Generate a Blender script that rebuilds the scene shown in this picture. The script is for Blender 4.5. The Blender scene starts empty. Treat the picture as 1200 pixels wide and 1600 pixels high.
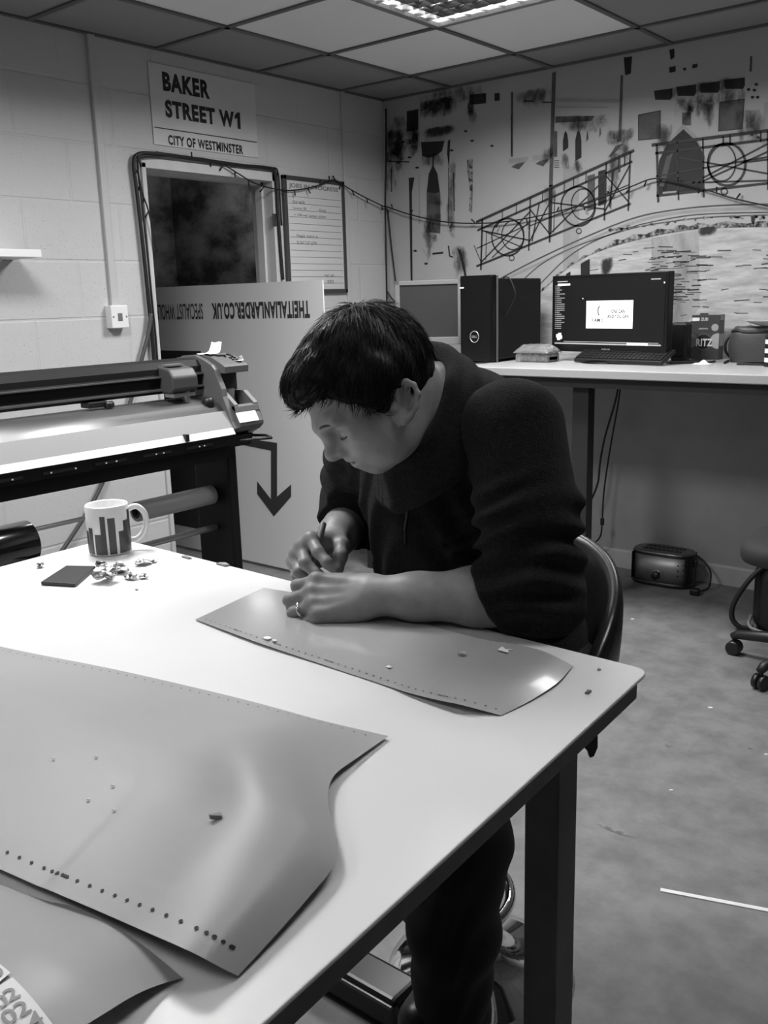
import bpy, bmesh, math, random
import numpy as np
from mathutils import Vector, Matrix
random.seed(7)
scene = bpy.context.scene
COL = scene.collection
PI = math.pi

# ------------------------------------------------------------------ camera
F_PX = 1450.74
YAW, PITCH, ROLL = .6868, .2260, -.0275
CAM = Vector((3.4825, -4.3352, 1.3830))
H = 2.4548
_f = Vector((-math.sin(YAW)*math.cos(PITCH), math.cos(YAW)*math.cos(PITCH), -math.sin(PITCH)))
_r = Vector((math.cos(YAW), math.sin(YAW), 0))
_u = _r.cross(_f)
CR = _r*math.cos(ROLL) + _u*math.sin(ROLL)
CU = -_r*math.sin(ROLL) + _u*math.cos(ROLL)
CF = _f
cam_data = bpy.data.cameras.new('camera'); cam = bpy.data.objects.new('camera', cam_data); COL.objects.link(cam)
cam_data.sensor_fit = 'VERTICAL'; cam_data.sensor_height = 24.0; cam_data.lens = F_PX/1600*24.0
cam_data.clip_start = .02
M = Matrix((CR, CU, -CF)).transposed().to_4x4(); M.translation = CAM
cam.matrix_world = M
scene.camera = cam
vs = scene.view_settings
vs.view_transform = 'Standard'; vs.look = 'None'; vs.gamma = 1; vs.use_curve_mapping = False
vs.exposure = 0.4

def ray(px, py): return CF + CR*((px-600)/F_PX) - CU*((py-800)/F_PX)
def at_x(px, py, X): d = ray(px, py); return CAM + d*((X-CAM.x)/d.x)
def at_y(px, py, Y): d = ray(px, py); return CAM + d*((Y-CAM.y)/d.y)
def at_z(px, py, Z): d = ray(px, py); return CAM + d*((Z-CAM.z)/d.z)
def at_d(px, py, D): return CAM + ray(px, py)*D

# ------------------------------------------------------------------ materials
def lin(s):
    s = s/255.0
    return s/12.92 if s <= .04045 else ((s+.055)/1.055)**2.4
MATS = {}
def mat(name, g, rough=.6, metal=0, noise=None, bump=None, spec=.5, dark=None, coat=0, sheen=0, stretch=None, emit=0, trans=0, alpha=1):
    """g: sRGB grey 0..255.  noise=(scale, other_grey, lo, hi)  bump=(scale,strength,dist)"""
    if name in MATS: return MATS[name]
    m = bpy.data.materials.new(name); m.use_nodes = True
    nt = m.node_tree; b = nt.nodes['Principled BSDF']
    c = lin(g); b.inputs['Base Color'].default_value = (c, c, c, 1)
    b.inputs['Roughness'].default_value = rough; b.inputs['Metallic'].default_value = metal
    b.inputs['Specular IOR Level'].default_value = spec
    if coat: b.inputs['Coat Weight'].default_value = coat; b.inputs['Coat Roughness'].default_value = .08
    if sheen: b.inputs['Sheen Weight'].default_value = sheen; b.inputs['Sheen Roughness'].default_value = .5
    if trans: b.inputs['Transmission Weight'].default_value = trans
    if alpha < 1: b.inputs['Alpha'].default_value = alpha
    if emit:
        b.inputs['Emission Color'].default_value = (1, 1, 1, 1); b.inputs['Emission Strength'].default_value = emit
    if noise or bump:
        tc = nt.nodes.new('ShaderNodeTexCoord'); mp = nt.nodes.new('ShaderNodeMapping')
        nt.links.new(tc.outputs['Object'], mp.inputs['Vector'])
        if stretch: mp.inputs['Scale'].default_value = stretch
    if noise:
        n = nt.nodes.new('ShaderNodeTexNoise'); n.inputs['Scale'].default_value = noise[0]; n.inputs['Detail'].default_value = 6
        n.inputs['Roughness'].default_value = .62
        nt.links.new(mp.outputs[0], n.inputs['Vector'])
        r = nt.nodes.new('ShaderNodeValToRGB'); d = lin(noise[1])
        lo, hi = (noise[2], noise[3]) if len(noise) > 2 else (.35, .65)
        r.color_ramp.elements[0].position = lo; r.color_ramp.elements[1].position = hi
        r.color_ramp.elements[0].color = (d, d, d, 1); r.color_ramp.elements[1].color = (c, c, c, 1)
        nt.links.new(n.outputs['Fac'], r.inputs['Fac']); nt.links.new(r.outputs['Color'], b.inputs['Base Color'])
    if bump:
        n2 = nt.nodes.new('ShaderNodeTexNoise'); n2.inputs['Scale'].default_value = bump[0]; n2.inputs['Detail'].default_value = 5
        nt.links.new(mp.outputs[0], n2.inputs['Vector'])
        bp = nt.nodes.new('ShaderNodeBump'); bp.inputs['Strength'].default_value = bump[1]; bp.inputs['Distance'].default_value = bump[2] if len(bump) > 2 else .004
        nt.links.new(n2.outputs['Fac'], bp.inputs['Height']); nt.links.new(bp.outputs[0], b.inputs['Normal'])
    MATS[name] = m
    return m

# ------------------------------------------------------------------ mesh builder
class MB:
    def __init__(self): self.v = []; self.f = []; self.mi = []; self.cur = 0; self.sm = []; self.smooth = False
    def add(self, vs_, fs_, smooth=None):
        o = len(self.v); self.v += [tuple(p) for p in vs_]
        for f in fs_:
            self.f.append([i+o for i in f]); self.mi.append(self.cur); self.sm.append(self.smooth if smooth is None else smooth)
    def m(self, i): self.cur = i; return self
    def box(self, a, b, bev=0, mtx=None, seg=2):
        a = Vector(a); b = Vector(b)
        bm = bmesh.new(); bmesh.ops.create_cube(bm, size=1)
        for v in bm.verts: v.co = Vector([(a[i]+b[i])/2 + v.co[i]*abs(b[i]-a[i]) for i in range(3)])
        if bev: bmesh.ops.bevel(bm, geom=bm.edges[:]+bm.verts[:], offset=bev, segments=seg, profile=.5, affect='EDGES')
        self.bm(bm, mtx); return self
    def bm(self, bm, mtx=None, smooth=None):
        if mtx is not None: bmesh.ops.transform(bm, matrix=mtx, verts=bm.verts)
        bm.verts.index_update()
        self.add([v.co[:] for v in bm.verts], [[v.index for v in f.verts] for f in bm.faces], smooth); bm.free()
    def tube(self, pts, r, n=10, caps=True, closed=False):
        pts = [Vector(p) for p in pts]; k = len(pts)
        rs = r if isinstance(r, (list, tuple)) else [r]*k
        up = None; rings = []
        for i, p in enumerate(pts):
            if closed: t = (pts[(i+1) % k]-pts[i-1])
            else: t = (pts[min(i+1, k-1)]-pts[max(i-1, 0)])
            t.normalize()
            if up is None:
                up = Vector((0, 0, 1)) if abs(t.z) < .9 else Vector((1, 0, 0))
            s = t.cross(up); s.normalize(); up = s.cross(t); up.normalize()
            rings.append([p + (s*math.cos(2*PI*j/n) + up*math.sin(2*PI*j/n))*rs[i] for j in range(n)])
        vs_ = [q for ring in rings for q in ring]; fs_ = []
        for i in range(k if closed else k-1):
            a = i*n; b = ((i+1) % k)*n
            for j in range(n): fs_.append([a+j, a+(j+1) % n, b+(j+1) % n, b+j][::-1])
        self.add(vs_, fs_, True)
        if caps and not closed:
            self.add(rings[0], [list(range(n))], False); self.add(rings[-1], [list(range(n))[::-1]], False)
        return self
    def lathe(self, prof, c=(0, 0, 0), n=40, axis='z'):
        vs_ = []
        for (r, h) in prof:
            for j in range(n):
                a = 2*PI*j/n
                p = (r*math.cos(a), r*math.sin(a), h)
                if axis == 'y': p = (p[0], p[2], p[1])
                if axis == 'x': p = (p[2], p[0], p[1])
                vs_.append((c[0]+p[0], c[1]+p[1], c[2]+p[2]))
        fs_ = []
        for i in range(len(prof)-1):
            for j in range(n): fs_.append([i*n+j, i*n+(j+1) % n, (i+1)*n+(j+1) % n, (i+1)*n+j])
        self.add(vs_, fs_, True); return self
    def prism(self, poly, off, smooth=False):
        """poly: 3D loop, off: extrusion vector"""
        n = len(poly); off = Vector(off); p = [Vector(q) for q in poly]
        self.add(p+[q+off for q in p], [list(range(n))[::-1], [n+i for i in range(n)]], False)
        self.add(p+[q+off for q in p], [[i, (i+1) % n, n+(i+1) % n, n+i] for i in range(n)], smooth)
        return self
    def poly(self, pts): self.add(pts, [list(range(len(pts)))], False); return self
    def grid(self, fn, nu, nv, smooth=True):
        vs_ = [fn(i/nu, j/nv) for j in range(nv+1) for i in range(nu+1)]
        fs_ = [[j*(nu+1)+i, j*(nu+1)+i+1, (j+1)*(nu+1)+i+1, (j+1)*(nu+1)+i] for j in range(nv) for i in range(nu)]
        self.add(vs_, fs_, smooth); return self
    def build(self, name, mats, parent=None, origin=None, auto=True, bevel=0, solid=0):
        me = bpy.data.meshes.new(name)
        o = Vector(origin) if origin is not None else Vector((0, 0, 0))
        me.from_pydata([tuple(Vector(v)-o) for v in self.v], [], self.f)
        if not isinstance(mats, (list, tuple)): mats = [mats]
        for m in mats: me.materials.append(m)
        me.polygons.foreach_set('material_index', [min(i, len(mats)-1) for i in self.mi])
        me.polygons.foreach_set('use_smooth', self.sm)
        bm = bmesh.new(); bm.from_mesh(me); bmesh.ops.remove_doubles(bm, verts=bm.verts, dist=1e-6)
        bmesh.ops.recalc_face_normals(bm, faces=bm.faces); bm.to_mesh(me); bm.free()
        me.update()
        ob = bpy.data.objects.new(name, me); COL.objects.link(ob)
        if parent is not None:
            ob.parent = parent; ob.location = o - parent_loc(parent)
        else: ob.location = o
        if solid:
            md = ob.modifiers.new('solid', 'SOLIDIFY'); md.thickness = solid; md.offset = -1
        if bevel:
            md = ob.modifiers.new('bevel', 'BEVEL'); md.width = bevel; md.segments = 2; md.limit_method = 'ANGLE'
        return ob

def parent_loc(p):
    v = Vector((0, 0, 0))
    while p is not None: v = v + p.location; p = p.parent
    return v
def tag(o, label, cat, group=None, kind=None):
    o['label'] = label; o['category'] = cat
    if group: o['group'] = group
    if kind: o['kind'] = kind
    return o
def thing(name, label, cat, loc=(0, 0, 0), group=None):
    o = bpy.data.objects.new(name, None); COL.objects.link(o); o.location = loc; o.empty_display_size = .05
    return tag(o, label, cat, group)
def struct(o): o['kind'] = 'structure'; return o
def rotm(c, ang, axis='Z'):
    c = Vector(c); return Matrix.Translation(c) @ Matrix.Rotation(ang, 4, axis) @ Matrix.Translation(-c)
def spline(pts, n=8):
    pts = [Vector(p) for p in pts]; out = []
    for i in range(len(pts)-1):
        p0 = pts[max(i-1, 0)]; p1 = pts[i]; p2 = pts[i+1]; p3 = pts[min(i+2, len(pts)-1)]
        for k in range(n):
            t = k/n
            out.append(.5*((2*p1)+(-p0+p2)*t+(2*p0-5*p1+4*p2-p3)*t*t+(-p0+3*p1-3*p2+p3)*t**3))
    out.append(pts[-1]); return out

def text_mesh(s, bold=0):
    cu = bpy.data.curves.new('t', 'FONT'); cu.body = s; cu.offset = bold; cu.resolution_u = 4; cu.space_character = 1+bold*2.6
    ob = bpy.data.objects.new('t', cu); COL.objects.link(ob)
    dg = bpy.context.evaluated_depsgraph_get(); me = bpy.data.meshes.new_from_object(ob.evaluated_get(dg))
    vs_ = [v.co.copy() for v in me.vertices]; fs_ = [list(p.vertices) for p in me.polygons]
    bpy.data.objects.remove(ob); bpy.data.curves.remove(cu); bpy.data.meshes.remove(me)
    return vs_, fs_
def add_text(mb, s, org, U, V, w=None, h=None, bold=0):
    """fit string in a box: org lower left corner, U/V unit directions; w x h metres"""
    vs_, fs_ = text_mesh(s, bold)
    x0 = min(v.x for v in vs_); x1 = max(v.x for v in vs_); y0 = min(v.y for v in vs_); y1 = max(v.y for v in vs_)
    sy = h/(y1-y0) if h else w/(x1-x0); sx = w/(x1-x0) if w else sy
    org = Vector(org); U = Vector(U).normalized(); V = Vector(V).normalized()
    mb.add([org + U*((v.x-x0)*sx) + V*((v.y-y0)*sy) for v in vs_], fs_, False)

# shared materials
WHITE = mat('white_plastic', 232, .45)
BLACK = mat('black_plastic', 22, .45)
CABLE = mat('black_cable', 18, .5)
INK = mat('black_ink', 26, .6)
CHROME = mat('chrome', 225, .07, 1)
STEEL = mat('brushed_steel', 170, .3, 1, bump=(60, .05, .001), stretch=(1, 1, 12))
PAPER = mat('white_paper', 235, .7)
DGREY = mat('dark_grey_plastic', 62, .5)
MGREY = mat('mid_grey_plastic', 110, .5)

# ------------------------------------------------------------------ room
XR, YF = 5.4, -6.9
def wall_block_mat():
    m = bpy.data.materials.new('painted_blockwork'); m.use_nodes = True; nt = m.node_tree; b = nt.nodes['Principled BSDF']
    c = lin(196); b.inputs['Base Color'].default_value = (c, c, c, 1); b.inputs['Roughness'].default_value = .55
    tc = nt.nodes.new('ShaderNodeTexCoord'); sp = nt.nodes.new('ShaderNodeSeparateXYZ'); cb = nt.nodes.new('ShaderNodeCombineXYZ')
    nt.links.new(tc.outputs['Object'], sp.inputs[0])
    ay = nt.nodes.new('ShaderNodeMath'); ay.operation = 'ADD'; ay.inputs[1].default_value = 10.14
    az = nt.nodes.new('ShaderNodeMath'); az.operation = 'ADD'; az.inputs[1].default_value = .2332*10-2.035
    nt.links.new(sp.outputs['Y'], ay.inputs[0]); nt.links.new(sp.outputs['Z'], az.inputs[0])
    nt.links.new(ay.outputs[0], cb.inputs[0]); nt.links.new(az.outputs[0], cb.inputs[1])
    br = nt.nodes.new('ShaderNodeTexBrick'); br.inputs['Scale'].default_value = 1; br.inputs['Brick Width'].default_value = .45
    br.inputs['Row Height'].default_value = .2332; br.inputs['Mortar Size'].default_value = .007; br.inputs['Mortar Smooth'].default_value = .6
    br.inputs['Color1'].default_value = (1, 1, 1, 1); br.inputs['Color2'].default_value = (.97, .97, .97, 1); br.inputs['Mortar'].default_value = (.55, .55, .55, 1)
    nt.links.new(cb.outputs[0], br.inputs['Vector'])
    n = nt.nodes.new('ShaderNodeTexNoise'); n.inputs['Scale'].default_value = 120; n.inputs['Detail'].default_value = 2
    nt.links.new(tc.outputs['Object'], n.inputs['Vector'])
    r = nt.nodes.new('ShaderNodeValToRGB'); r.color_ramp.elements[0].position = .25; r.color_ramp.elements[1].position = .36
    r.color_ramp.elements[0].color = (0, 0, 0, 1)
    nt.links.new(n.outputs['Fac'], r.inputs['Fac'])
    n3 = nt.nodes.new('ShaderNodeTexNoise'); n3.inputs['Scale'].default_value = 22; n3.inputs['Detail'].default_value = 4
    nt.links.new(tc.outputs['Object'], n3.inputs['Vector'])
    mm = nt.nodes.new('ShaderNodeMath'); mm.operation = 'MULTIPLY'; mm.inputs[1].default_value = .5
    nt.links.new(r.outputs[0], mm.inputs[0])
    m3 = nt.nodes.new('ShaderNodeMath'); m3.operation = 'MULTIPLY_ADD'; m3.inputs[1].default_value = .35; nt.links.new(n3.outputs['Fac'], m3.inputs[0]); nt.links.new(mm.outputs[0], m3.inputs[2])
    ad = nt.nodes.new('ShaderNodeMath'); ad.operation = 'ADD'
    nt.links.new(br.outputs['Color'], ad.inputs[0]); nt.links.new(m3.outputs[0], ad.inputs[1])
    bp = nt.nodes.new('ShaderNodeBump'); bp.inputs['Strength'].default_value = .6; bp.inputs['Distance'].default_value = .007
    nt.links.new(ad.outputs[0], bp.inputs['Height']); nt.links.new(bp.outputs[0], b.inputs['Normal'])
    return m
BLOCK = wall_block_mat()
PLASTER = mat('painted_plaster', 168, .7, noise=(3, 150, .3, .7), bump=(30, .1, .003))
UNDER = mat('painted_wall_grey', 164, .7, noise=(2.5, 148, .3, .7), bump=(20, .1, .003))
CONC = mat('concrete_floor', 126, .62, noise=(9, 104, .35, .62), bump=(45, .12, .002))

mb = MB(); mb.box((0, YF, -.1), (XR, 0, 0)); mb.box((-1.9, -2.6, -.1), (0, 0, 0))
# stains and old paint marks in the floor surface
mb.m(1)
for (px, py, rx, ry) in [(955, 1082, .05, .03), (960, 1298, .05, .008), (1045, 1165, .012, .01), (1005, 1090, .007, .006), (1172, 1170, .01, .008), (950, 870, .03, .02)]:
    p = at_z(px, py, .0006); mb.poly([(p.x+rx*math.cos(a)*(1+.25*math.sin(3*a)), p.y+ry*math.sin(a), .0006) for a in [2*PI*i/16 for i in range(16)]])
struct(mb.build('floor', [CONC, mat('floor_stain', 92, .7, noise=(60, 128, .4, .6))]))

# left wall with a doorway
DY0, DY1, DZ = -1.685, -.885, 1.985
mb = MB()
mb.box((-.14, YF, 0), (0, DY0, H+.05)); mb.box((-.14, DY1, 0), (0, 0, H+.05)); mb.box((-.14, DY0, DZ), (0, DY1, H+.05))
struct(mb.build('wall_left', BLOCK))
mb = MB(); mb.box((0, 0, 0), (XR, .12, H+.05)); mb.box((-1.9, 0, 0), (0, .12, H+.05))
struct(mb.build('wall_back', UNDER))
mb = MB(); mb.box((XR, YF, 0), (XR+.12, .12, H+.05)); struct(mb.build('wall_right', PLASTER))
mb = MB(); mb.box((-.14, YF-.12, 0), (XR+.12, YF, H+.05)); struct(mb.build('wall_front', PLASTER))
# dim store room behind the doorway
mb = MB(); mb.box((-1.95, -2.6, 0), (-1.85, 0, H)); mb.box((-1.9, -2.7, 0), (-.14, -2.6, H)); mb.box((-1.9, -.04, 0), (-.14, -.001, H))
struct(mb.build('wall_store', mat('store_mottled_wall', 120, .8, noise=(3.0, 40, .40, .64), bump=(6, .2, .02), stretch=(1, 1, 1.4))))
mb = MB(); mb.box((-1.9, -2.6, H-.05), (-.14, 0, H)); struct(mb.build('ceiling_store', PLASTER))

# ceiling: suspended tile grid
GX, GY = .4638, -.3580
TILE = mat('ceiling_tile_lit', 226, .8, bump=(220, .15, .001)); TILED = mat('ceiling_tile_dim', 138, .85, bump=(220, .15, .001)); TBAR = mat('ceiling_tee_bar', 92, .5)
xs = [-.02, GX] + [GX+.6*i for i in range(1, 9)] + [XR]
ys = [.02, GY] + [GY-.6*i for i in range(1, 11)] + [YF]
FIX = [(1, 1), (1, 4), (4, 4), (1, 7), (4, 7), (3, 1)]       # grid cells of the fluorescent panels (column, row); last added for strip's reflection
mb = MB()
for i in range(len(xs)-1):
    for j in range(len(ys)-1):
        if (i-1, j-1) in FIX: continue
        lamp_lit = 1 <= i <= 2 and j >= 1  # tile tone and lamp spill both put into the colour, lighter beside the lamp
        mb.m(0 if lamp_lit else 1)
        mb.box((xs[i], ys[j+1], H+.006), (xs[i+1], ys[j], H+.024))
mb.m(2)
for x in xs[1:-1]: mb.box((x-.012, YF, H-.001), (x+.012, 0, H+.008))
for y in ys[1:-1]: mb.box((0, y-.012, H-.001), (XR, y+.012, H+.008))
mb.box((0, YF, H-.002), (.02, 0, H+.008)); mb.box((0, -.02, H-.002), (XR, 0, H+.008))
mb.m(1); mb.box((-.1, YF-.1, H+.16), (XR+.1, .1, H+.2))
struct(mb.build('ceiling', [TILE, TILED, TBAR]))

# fluorescent louvre fixtures
LOUV = mat('mirror_louvre', 225, .1, 1)
LIGHT_W = [float(v) for v in (30, 27, 4, 8, 2, 9)]
def fixture(first=None):
    t = thing('ceiling_light', 'square fluorescent ceiling light with mirror louvre grid', 'ceiling light', (0, 0, 0))
    b = MB()
    for s in (-1, 1):
        b.box((s*.288-.012, -.3, -.004), (s*.288+.012, .3, .012)); b.box((-.3, s*.288-.012, -.004), (.3, s*.288+.012, .012))
        b.box((s*.298-.002, -.3, 0), (s*.298+.002, .3, .12)); b.box((-.3, s*.298-.002, 0), (.3, s*.298+.002, .12))
    b.build('frame', mat('light_frame', 120, .5), t)
    b = MB(); b.box((-.296, -.296, .118), (.296, .296, .124))
    for s in (-1, 1): b.box((s*.292-.003, -.296, .014), (s*.292+.003, .296, .118)); b.box((-.296, s*.292-.003, .014), (.296, s*.292+.003, .118))
    b.build('housing', mat('housing_white', 235, .5), t)
    b = MB()
    N = 7
    for i in range(1, N):
        x = -.276+.552*i/N
        # parabolic blades: three stacked strips flaring upward
        for s in (-1, 1):
            b.grid(lambda u, v, x=x, s=s: (x+s*(.002+.016*v*v), -.276+.552*u, .001+.052*v), 14, 4)
            b.grid(lambda u, v, x=x, s=s: (-.276+.552*u, x+s*(.002+.016*v*v), .001+.052*v), 14, 4)
    b.build('louvre', LOUV, t)
    b = MB()
    for k in range(4):
        y = -.21+.14*k
        b.tube([(-.27, y, .085), (.27, y, .085)], .008, 10)
    b.build('fluorescent_tube', mat('fluorescent_tube', 240, .4, emit=20), t)
    return t
def copy_tree(o, parent=None):
    c = o.copy(); COL.objects.link(c)
    if parent is not None: c.parent = parent
    for ch in list(o.children): copy_tree(ch, c)
    return c
fx0 = fixture()
where = ['by the corner, cut by the top of the photo', 'over the plotter and mug, out of frame', 'over the work table, out of frame', 'far left of the room behind the camera', 'far right of the room behind the camera', 'next along the mural wall, out of frame, added for the strip reflection']
for k, (i, j) in enumerate(FIX):
    f_ = fx0 if k == 0 else copy_tree(fx0)
    cx, cy = GX+.6*i+.3, GY-.6*j-.3
    f_.location = (cx, cy, H)
    f_['label'] = 'square fluorescent ceiling light with louvre ' + where[k]; f_['group'] = 'fluorescent ceiling lights'
    L = bpy.data.lights.new('tube_light', 'AREA'); L.shape = 'SQUARE'; L.size = .54; L.energy = LIGHT_W[k]; L.spread = math.radians(162)
    lo = bpy.data.objects.new('tube_light', L); COL.objects.link(lo); lo.location = (cx, cy, H-.006)
w = bpy.data.worlds.new('world'); scene.world = w; w.use_nodes = True
w.node_tree.nodes['Background'].inputs[0].default_value = (1, 1, 1, 1); w.node_tree.nodes['Background'].inputs[1].default_value = .05

# added fill light, unseen, lifts the dark doorway
Ls = bpy.data.lights.new('store_fill', 'POINT'); Ls.energy = 5; Ls.shadow_soft_size = .12
ls = bpy.data.objects.new('store_fill', Ls); COL.objects.link(ls); ls.location = (-.75, -.45, 2.1)
# skirting board
mb = MB(); mb.prism([(0, 0, 0), (0, -.02, 0), (0, -.02, .085), (0, -.012, .095), (0, 0, .095)], (XR, 0, 0))
struct(mb.build('baseboard_back', mat('skirting_paint', 186, .6, noise=(8, 165, .3, .7))))

# door lining
LIN = mat('white_gloss_wood', 205, .4, noise=(5, 188, .3, .7))
mb = MB()
mb.box((-.14, DY0-.002, 0), (.012, DY0+.02, DZ), .002); mb.box((-.14, DY1-.02, 0), (.012, DY1+.02, DZ+.02), .002)
mb.box((-.14, DY0-.002, DZ-.022), (.012, DY1+.02, DZ+.02), .002)
mb.box((-.10, DY1-.034, 0), (-.055, DY1-.02, DZ-.02)); mb.box((-.10, DY0+.02, DZ-.036), (-.055, DY1-.02, DZ-.022))
d_ = mb.build('door_1', LIN); struct(d_)
mb = MB(); p = at_x(425.5, 344, 0); mb.box((.0125, p.y-.012, p.z-.03), (.0155, p.y+.012, p.z+.03), .001)
pl = mb.build('hinge_plate', mat('dull_steel', 95, .4, .8), d_)
# ------------------------------------------------------------------ things on the left wall
YU, ZU = Vector((0, 1, 0)), Vector((0, 0, 1))
def W(px, py, X=0.0): return at_x(px, py, X)
# street sign
c0 = W(235, 224); c1 = W(398, 247); c2 = W(398, 133); c3 = W(232, 96)
t = thing('street_sign', 'white street name sign above the doorway, black capitals and a thin rule', 'sign', (.002, -1.29, 2.07))
SIGN = mat('sign_white', 216, .55, noise=(5, 204, .3, .7))
mb = MB(); mb.prism([(.002, -1.606, 2.066), (.002, -.985, 2.066), (.002, -.985, 2.399), (.002, -1.606, 2.399)], (.003, 0, 0))
mb.build('sign_plate', SIGN, t)
mb = MB()
def sign_text(s, pl, pr, ptop, pbot, bold, X=.0056):
    a = W(pl, pbot, X); b = W(pr, ptop, X)
    add_text(mb, s, (X, a.y, a.z), YU, ZU, b.y-a.y, b.z-a.z, bold)
def line_text(s, y0, y1, z0, z1, bold, X=.0056): add_text(mb, s, (X, y0, z0), YU, ZU, y1-y0, z1-z0, bold)
ya = W(253, 145).y; za = W(253, 145).z
line_text('BAKER', W(254, 145).y, W(327, 155).y, W(290, 148.5).z, W(290, 119.5).z, .05)
line_text('STREET W', W(258, 185).y, W(365.5, 201).y, W(315, 192.5).z, W(315, 166).z, .05)
line_text('CITY OF WESTMINSTER', W(262, 226).y, W(379, 241).y, W(320, 234).z, W(320, 219).z, .04)
zt_, zb_ = W(315, 166).z, W(315, 192.5).z; yr_ = W(375, 203).y; yl_ = yr_-.019
mb.prism([(.0056, yl_, zb_), (.0056, yr_, zb_), (.0056, yr_, zt_), (.0056, yl_+.003, zt_), (.0056, yl_-.016, zt_-.017), (.0056, yl_-.016, zt_-.032), (.0056, yl_, zt_-.027)], (.0003, 0, 0))
mb.box((.0052, -1.6, 2.1345), (.0058, -.99, 2.1385))
mb.build('lettering', INK, t)

# job board
t = thing('whiteboard', 'narrow white job list board in dark frame right of the doorway', 'whiteboard', (.0, -.6, 1.44))
y0, y1, z0, z1 = -.834, -.372, 1.42, 2.0
mb = MB(); mb.box((.002, y0+.01, z0+.01), (.012, y1-.01, z1-.01)); mb.build('board_panel', mat('whiteboard_white', 200, .35), t)
mb = MB()
for a, b in [((y0, z0), (y0+.024, z1)), ((y1-.018, z0), (y1, z1)), ((y0, z1-.02), (y1, z1)), ((y0, z0), (y1, z0+.02))]:
    mb.box((.001, a[0], a[1]), (.02, b[0], b[1]), .002)
mb.build('frame', DGREY, t)
mb = MB(); X = .0125
add_text(mb, 'JOBS IN PROGRESS', (X, y0+.045, z1-.062), YU, ZU, .37, .027, .008)
for k in range(15): mb.box((X, y0+.035, z1-.1-.033*k), (X+.0004, y1-.03, z1-.0985-.033*k))
mb.build('heading_and_lines', mat('board_print', 70, .6), t)
mb = MB()
for (s, yy, zz, ww) in [('Vicar works', .03, .132, .09), ('Coventry 100', .03, .165, .10), ('- Xmas', .21, .165, .07), ('+ 1500 web  bumper stickers', .04, .198, .24), ('Maggie  board up', .05, .30, .16), ('FLOAT CAT LOW', .05, .333, .15), ('mr pt.', .25, .50, .08), ('scans', .27, .53, .05)]:
    add_text(mb, s, (X, y0+.035+yy, z1-zz), YU, ZU, min(ww, .30), .017, 0)
mb.build('handwriting', mat('marker_ink', 78, .6), t)

# conduits, socket, shelf
tr = mat('painted_conduit', 190, .5)
t = thing('conduit', 'painted cable conduit running down the block wall to the small socket', 'conduit', (0, -1.89, 1.39))
mb = MB(); a = W(140, 57); b = W(183, 478); mb.box((0, -1.905, b.z), (.018, -1.872, H), .003); mb.build('trunking', tr, t)
t = thing('conduit', 'faint painted conduit on the wall right of the job board', 'conduit', (0, -.35, 1.2))
mb = MB(); mb.box((0, -.362, .0), (.014, -.336, H), .003); mb.build('trunking', tr, t)
t = thing('wall_socket', 'small square white surface socket at the foot of the conduit', 'socket', (0, -1.89, 1.29))
mb = MB(); mb.box((0, -1.932, 1.289), (.045, -1.846, 1.385), .004); mb.build('back_box', WHITE, t)
mb = MB(); mb.box((.0452, -1.90, 1.32), (.048, -1.878, 1.352), .002)
for yy in (-1.922, -1.856): mb.lathe([(.004, .0455), (.003, .0475), (0, .0475)], (0, yy, 1.337), 12, 'x')
mb.build('switch_rocker', MGREY, t)
sh_end = W(65, 396, .2)
t = thing('wall_shelf', 'white wall shelf end at the left edge of the photo', 'shelf', (0, sh_end.y, sh_end.z-.02))
mb = MB(); mb.box((0, sh_end.y-1.2, sh_end.z-.014), (.2, sh_end.y, sh_end.z+.014), .002)
mb.build('shelf_board', WHITE, t)
mb = MB(); mb.box((0, sh_end.y-.16, sh_end.z-.10), (.012, sh_end.y-.135, sh_end.z-.014)); mb.box((0, sh_end.y-.16, sh_end.z-.03), (.15, sh_end.y-.135, sh_end.z-.014))
mb.build('bracket', WHITE, t)

# thick black cable round the door head, loose cable lower left, fairy lights
t = MB(); X = .022
pts = spline([W(*q, X) for q in [(243, 600), (238, 530), (232, 470), (224, 390), (214, 300), (209, 255), (216, 241), (240, 240), (300, 248), (370, 258), (418, 263), (430, 272), (434, 330), (439, 400), (442, 437)]], 6)
t.tube(pts, .0085, 8); t.tube([p+Vector((.004, .016, .004)) for p in pts[3:-10]], .005, 6)
tag(t.build('black_cable', CABLE), 'thick black cable looped round the door frame', 'cable')
t = MB(); pts = spline([W(*q, .03) for q in [(236, 490), (232, 520), (221, 563), (206, 620), (160, 755), (100, 856)]]+[Vector((.03, -2.44, .25)), Vector((.04, -2.5, .02)), Vector((.06, -2.7, .010))], 6)
t.tube(pts, .009, 8); tag(t.build('grey_cable', mat('grey_cable', 70, .5)), 'grey cable falling from the door frame behind the vinyl cutter', 'cable')
t = MB()
w1 = [W(*q, .03) for q in [(246, 395), (232, 330), (222, 300), (216, 262), (225, 246), (300, 246), (340, 253), (367, 268), (400, 287), (440, 297), (470, 296), (500, 289), (520, 281), (533, 287), (560, 303), (596, 321)]]
w2 = [at_y(*q, -.03) for q in [(604, 323), (640, 335), (690, 346), (743, 349), (800, 345), (870, 331), (930, 313), (985, 292), (1022, 279), (1060, 285), (1105, 297), (1150, 311), (1215, 325)]]
pts = spline(w1+w2, 6); t.tube(pts, .0035, 6)
for k in range(6, len(pts)-3, 4):
    d = Vector((random.uniform(-.02, .02), random.uniform(-.02, .02), -.026 if random.random() < .7 else .022)); t.tube([pts[k], pts[k]+d], [.003, .0042], 6)
tag(t.build('fairy_lights', CABLE), 'dark string of unlit fairy lights from door frame across the mural', 'fairy lights')
t = MB()
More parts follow.
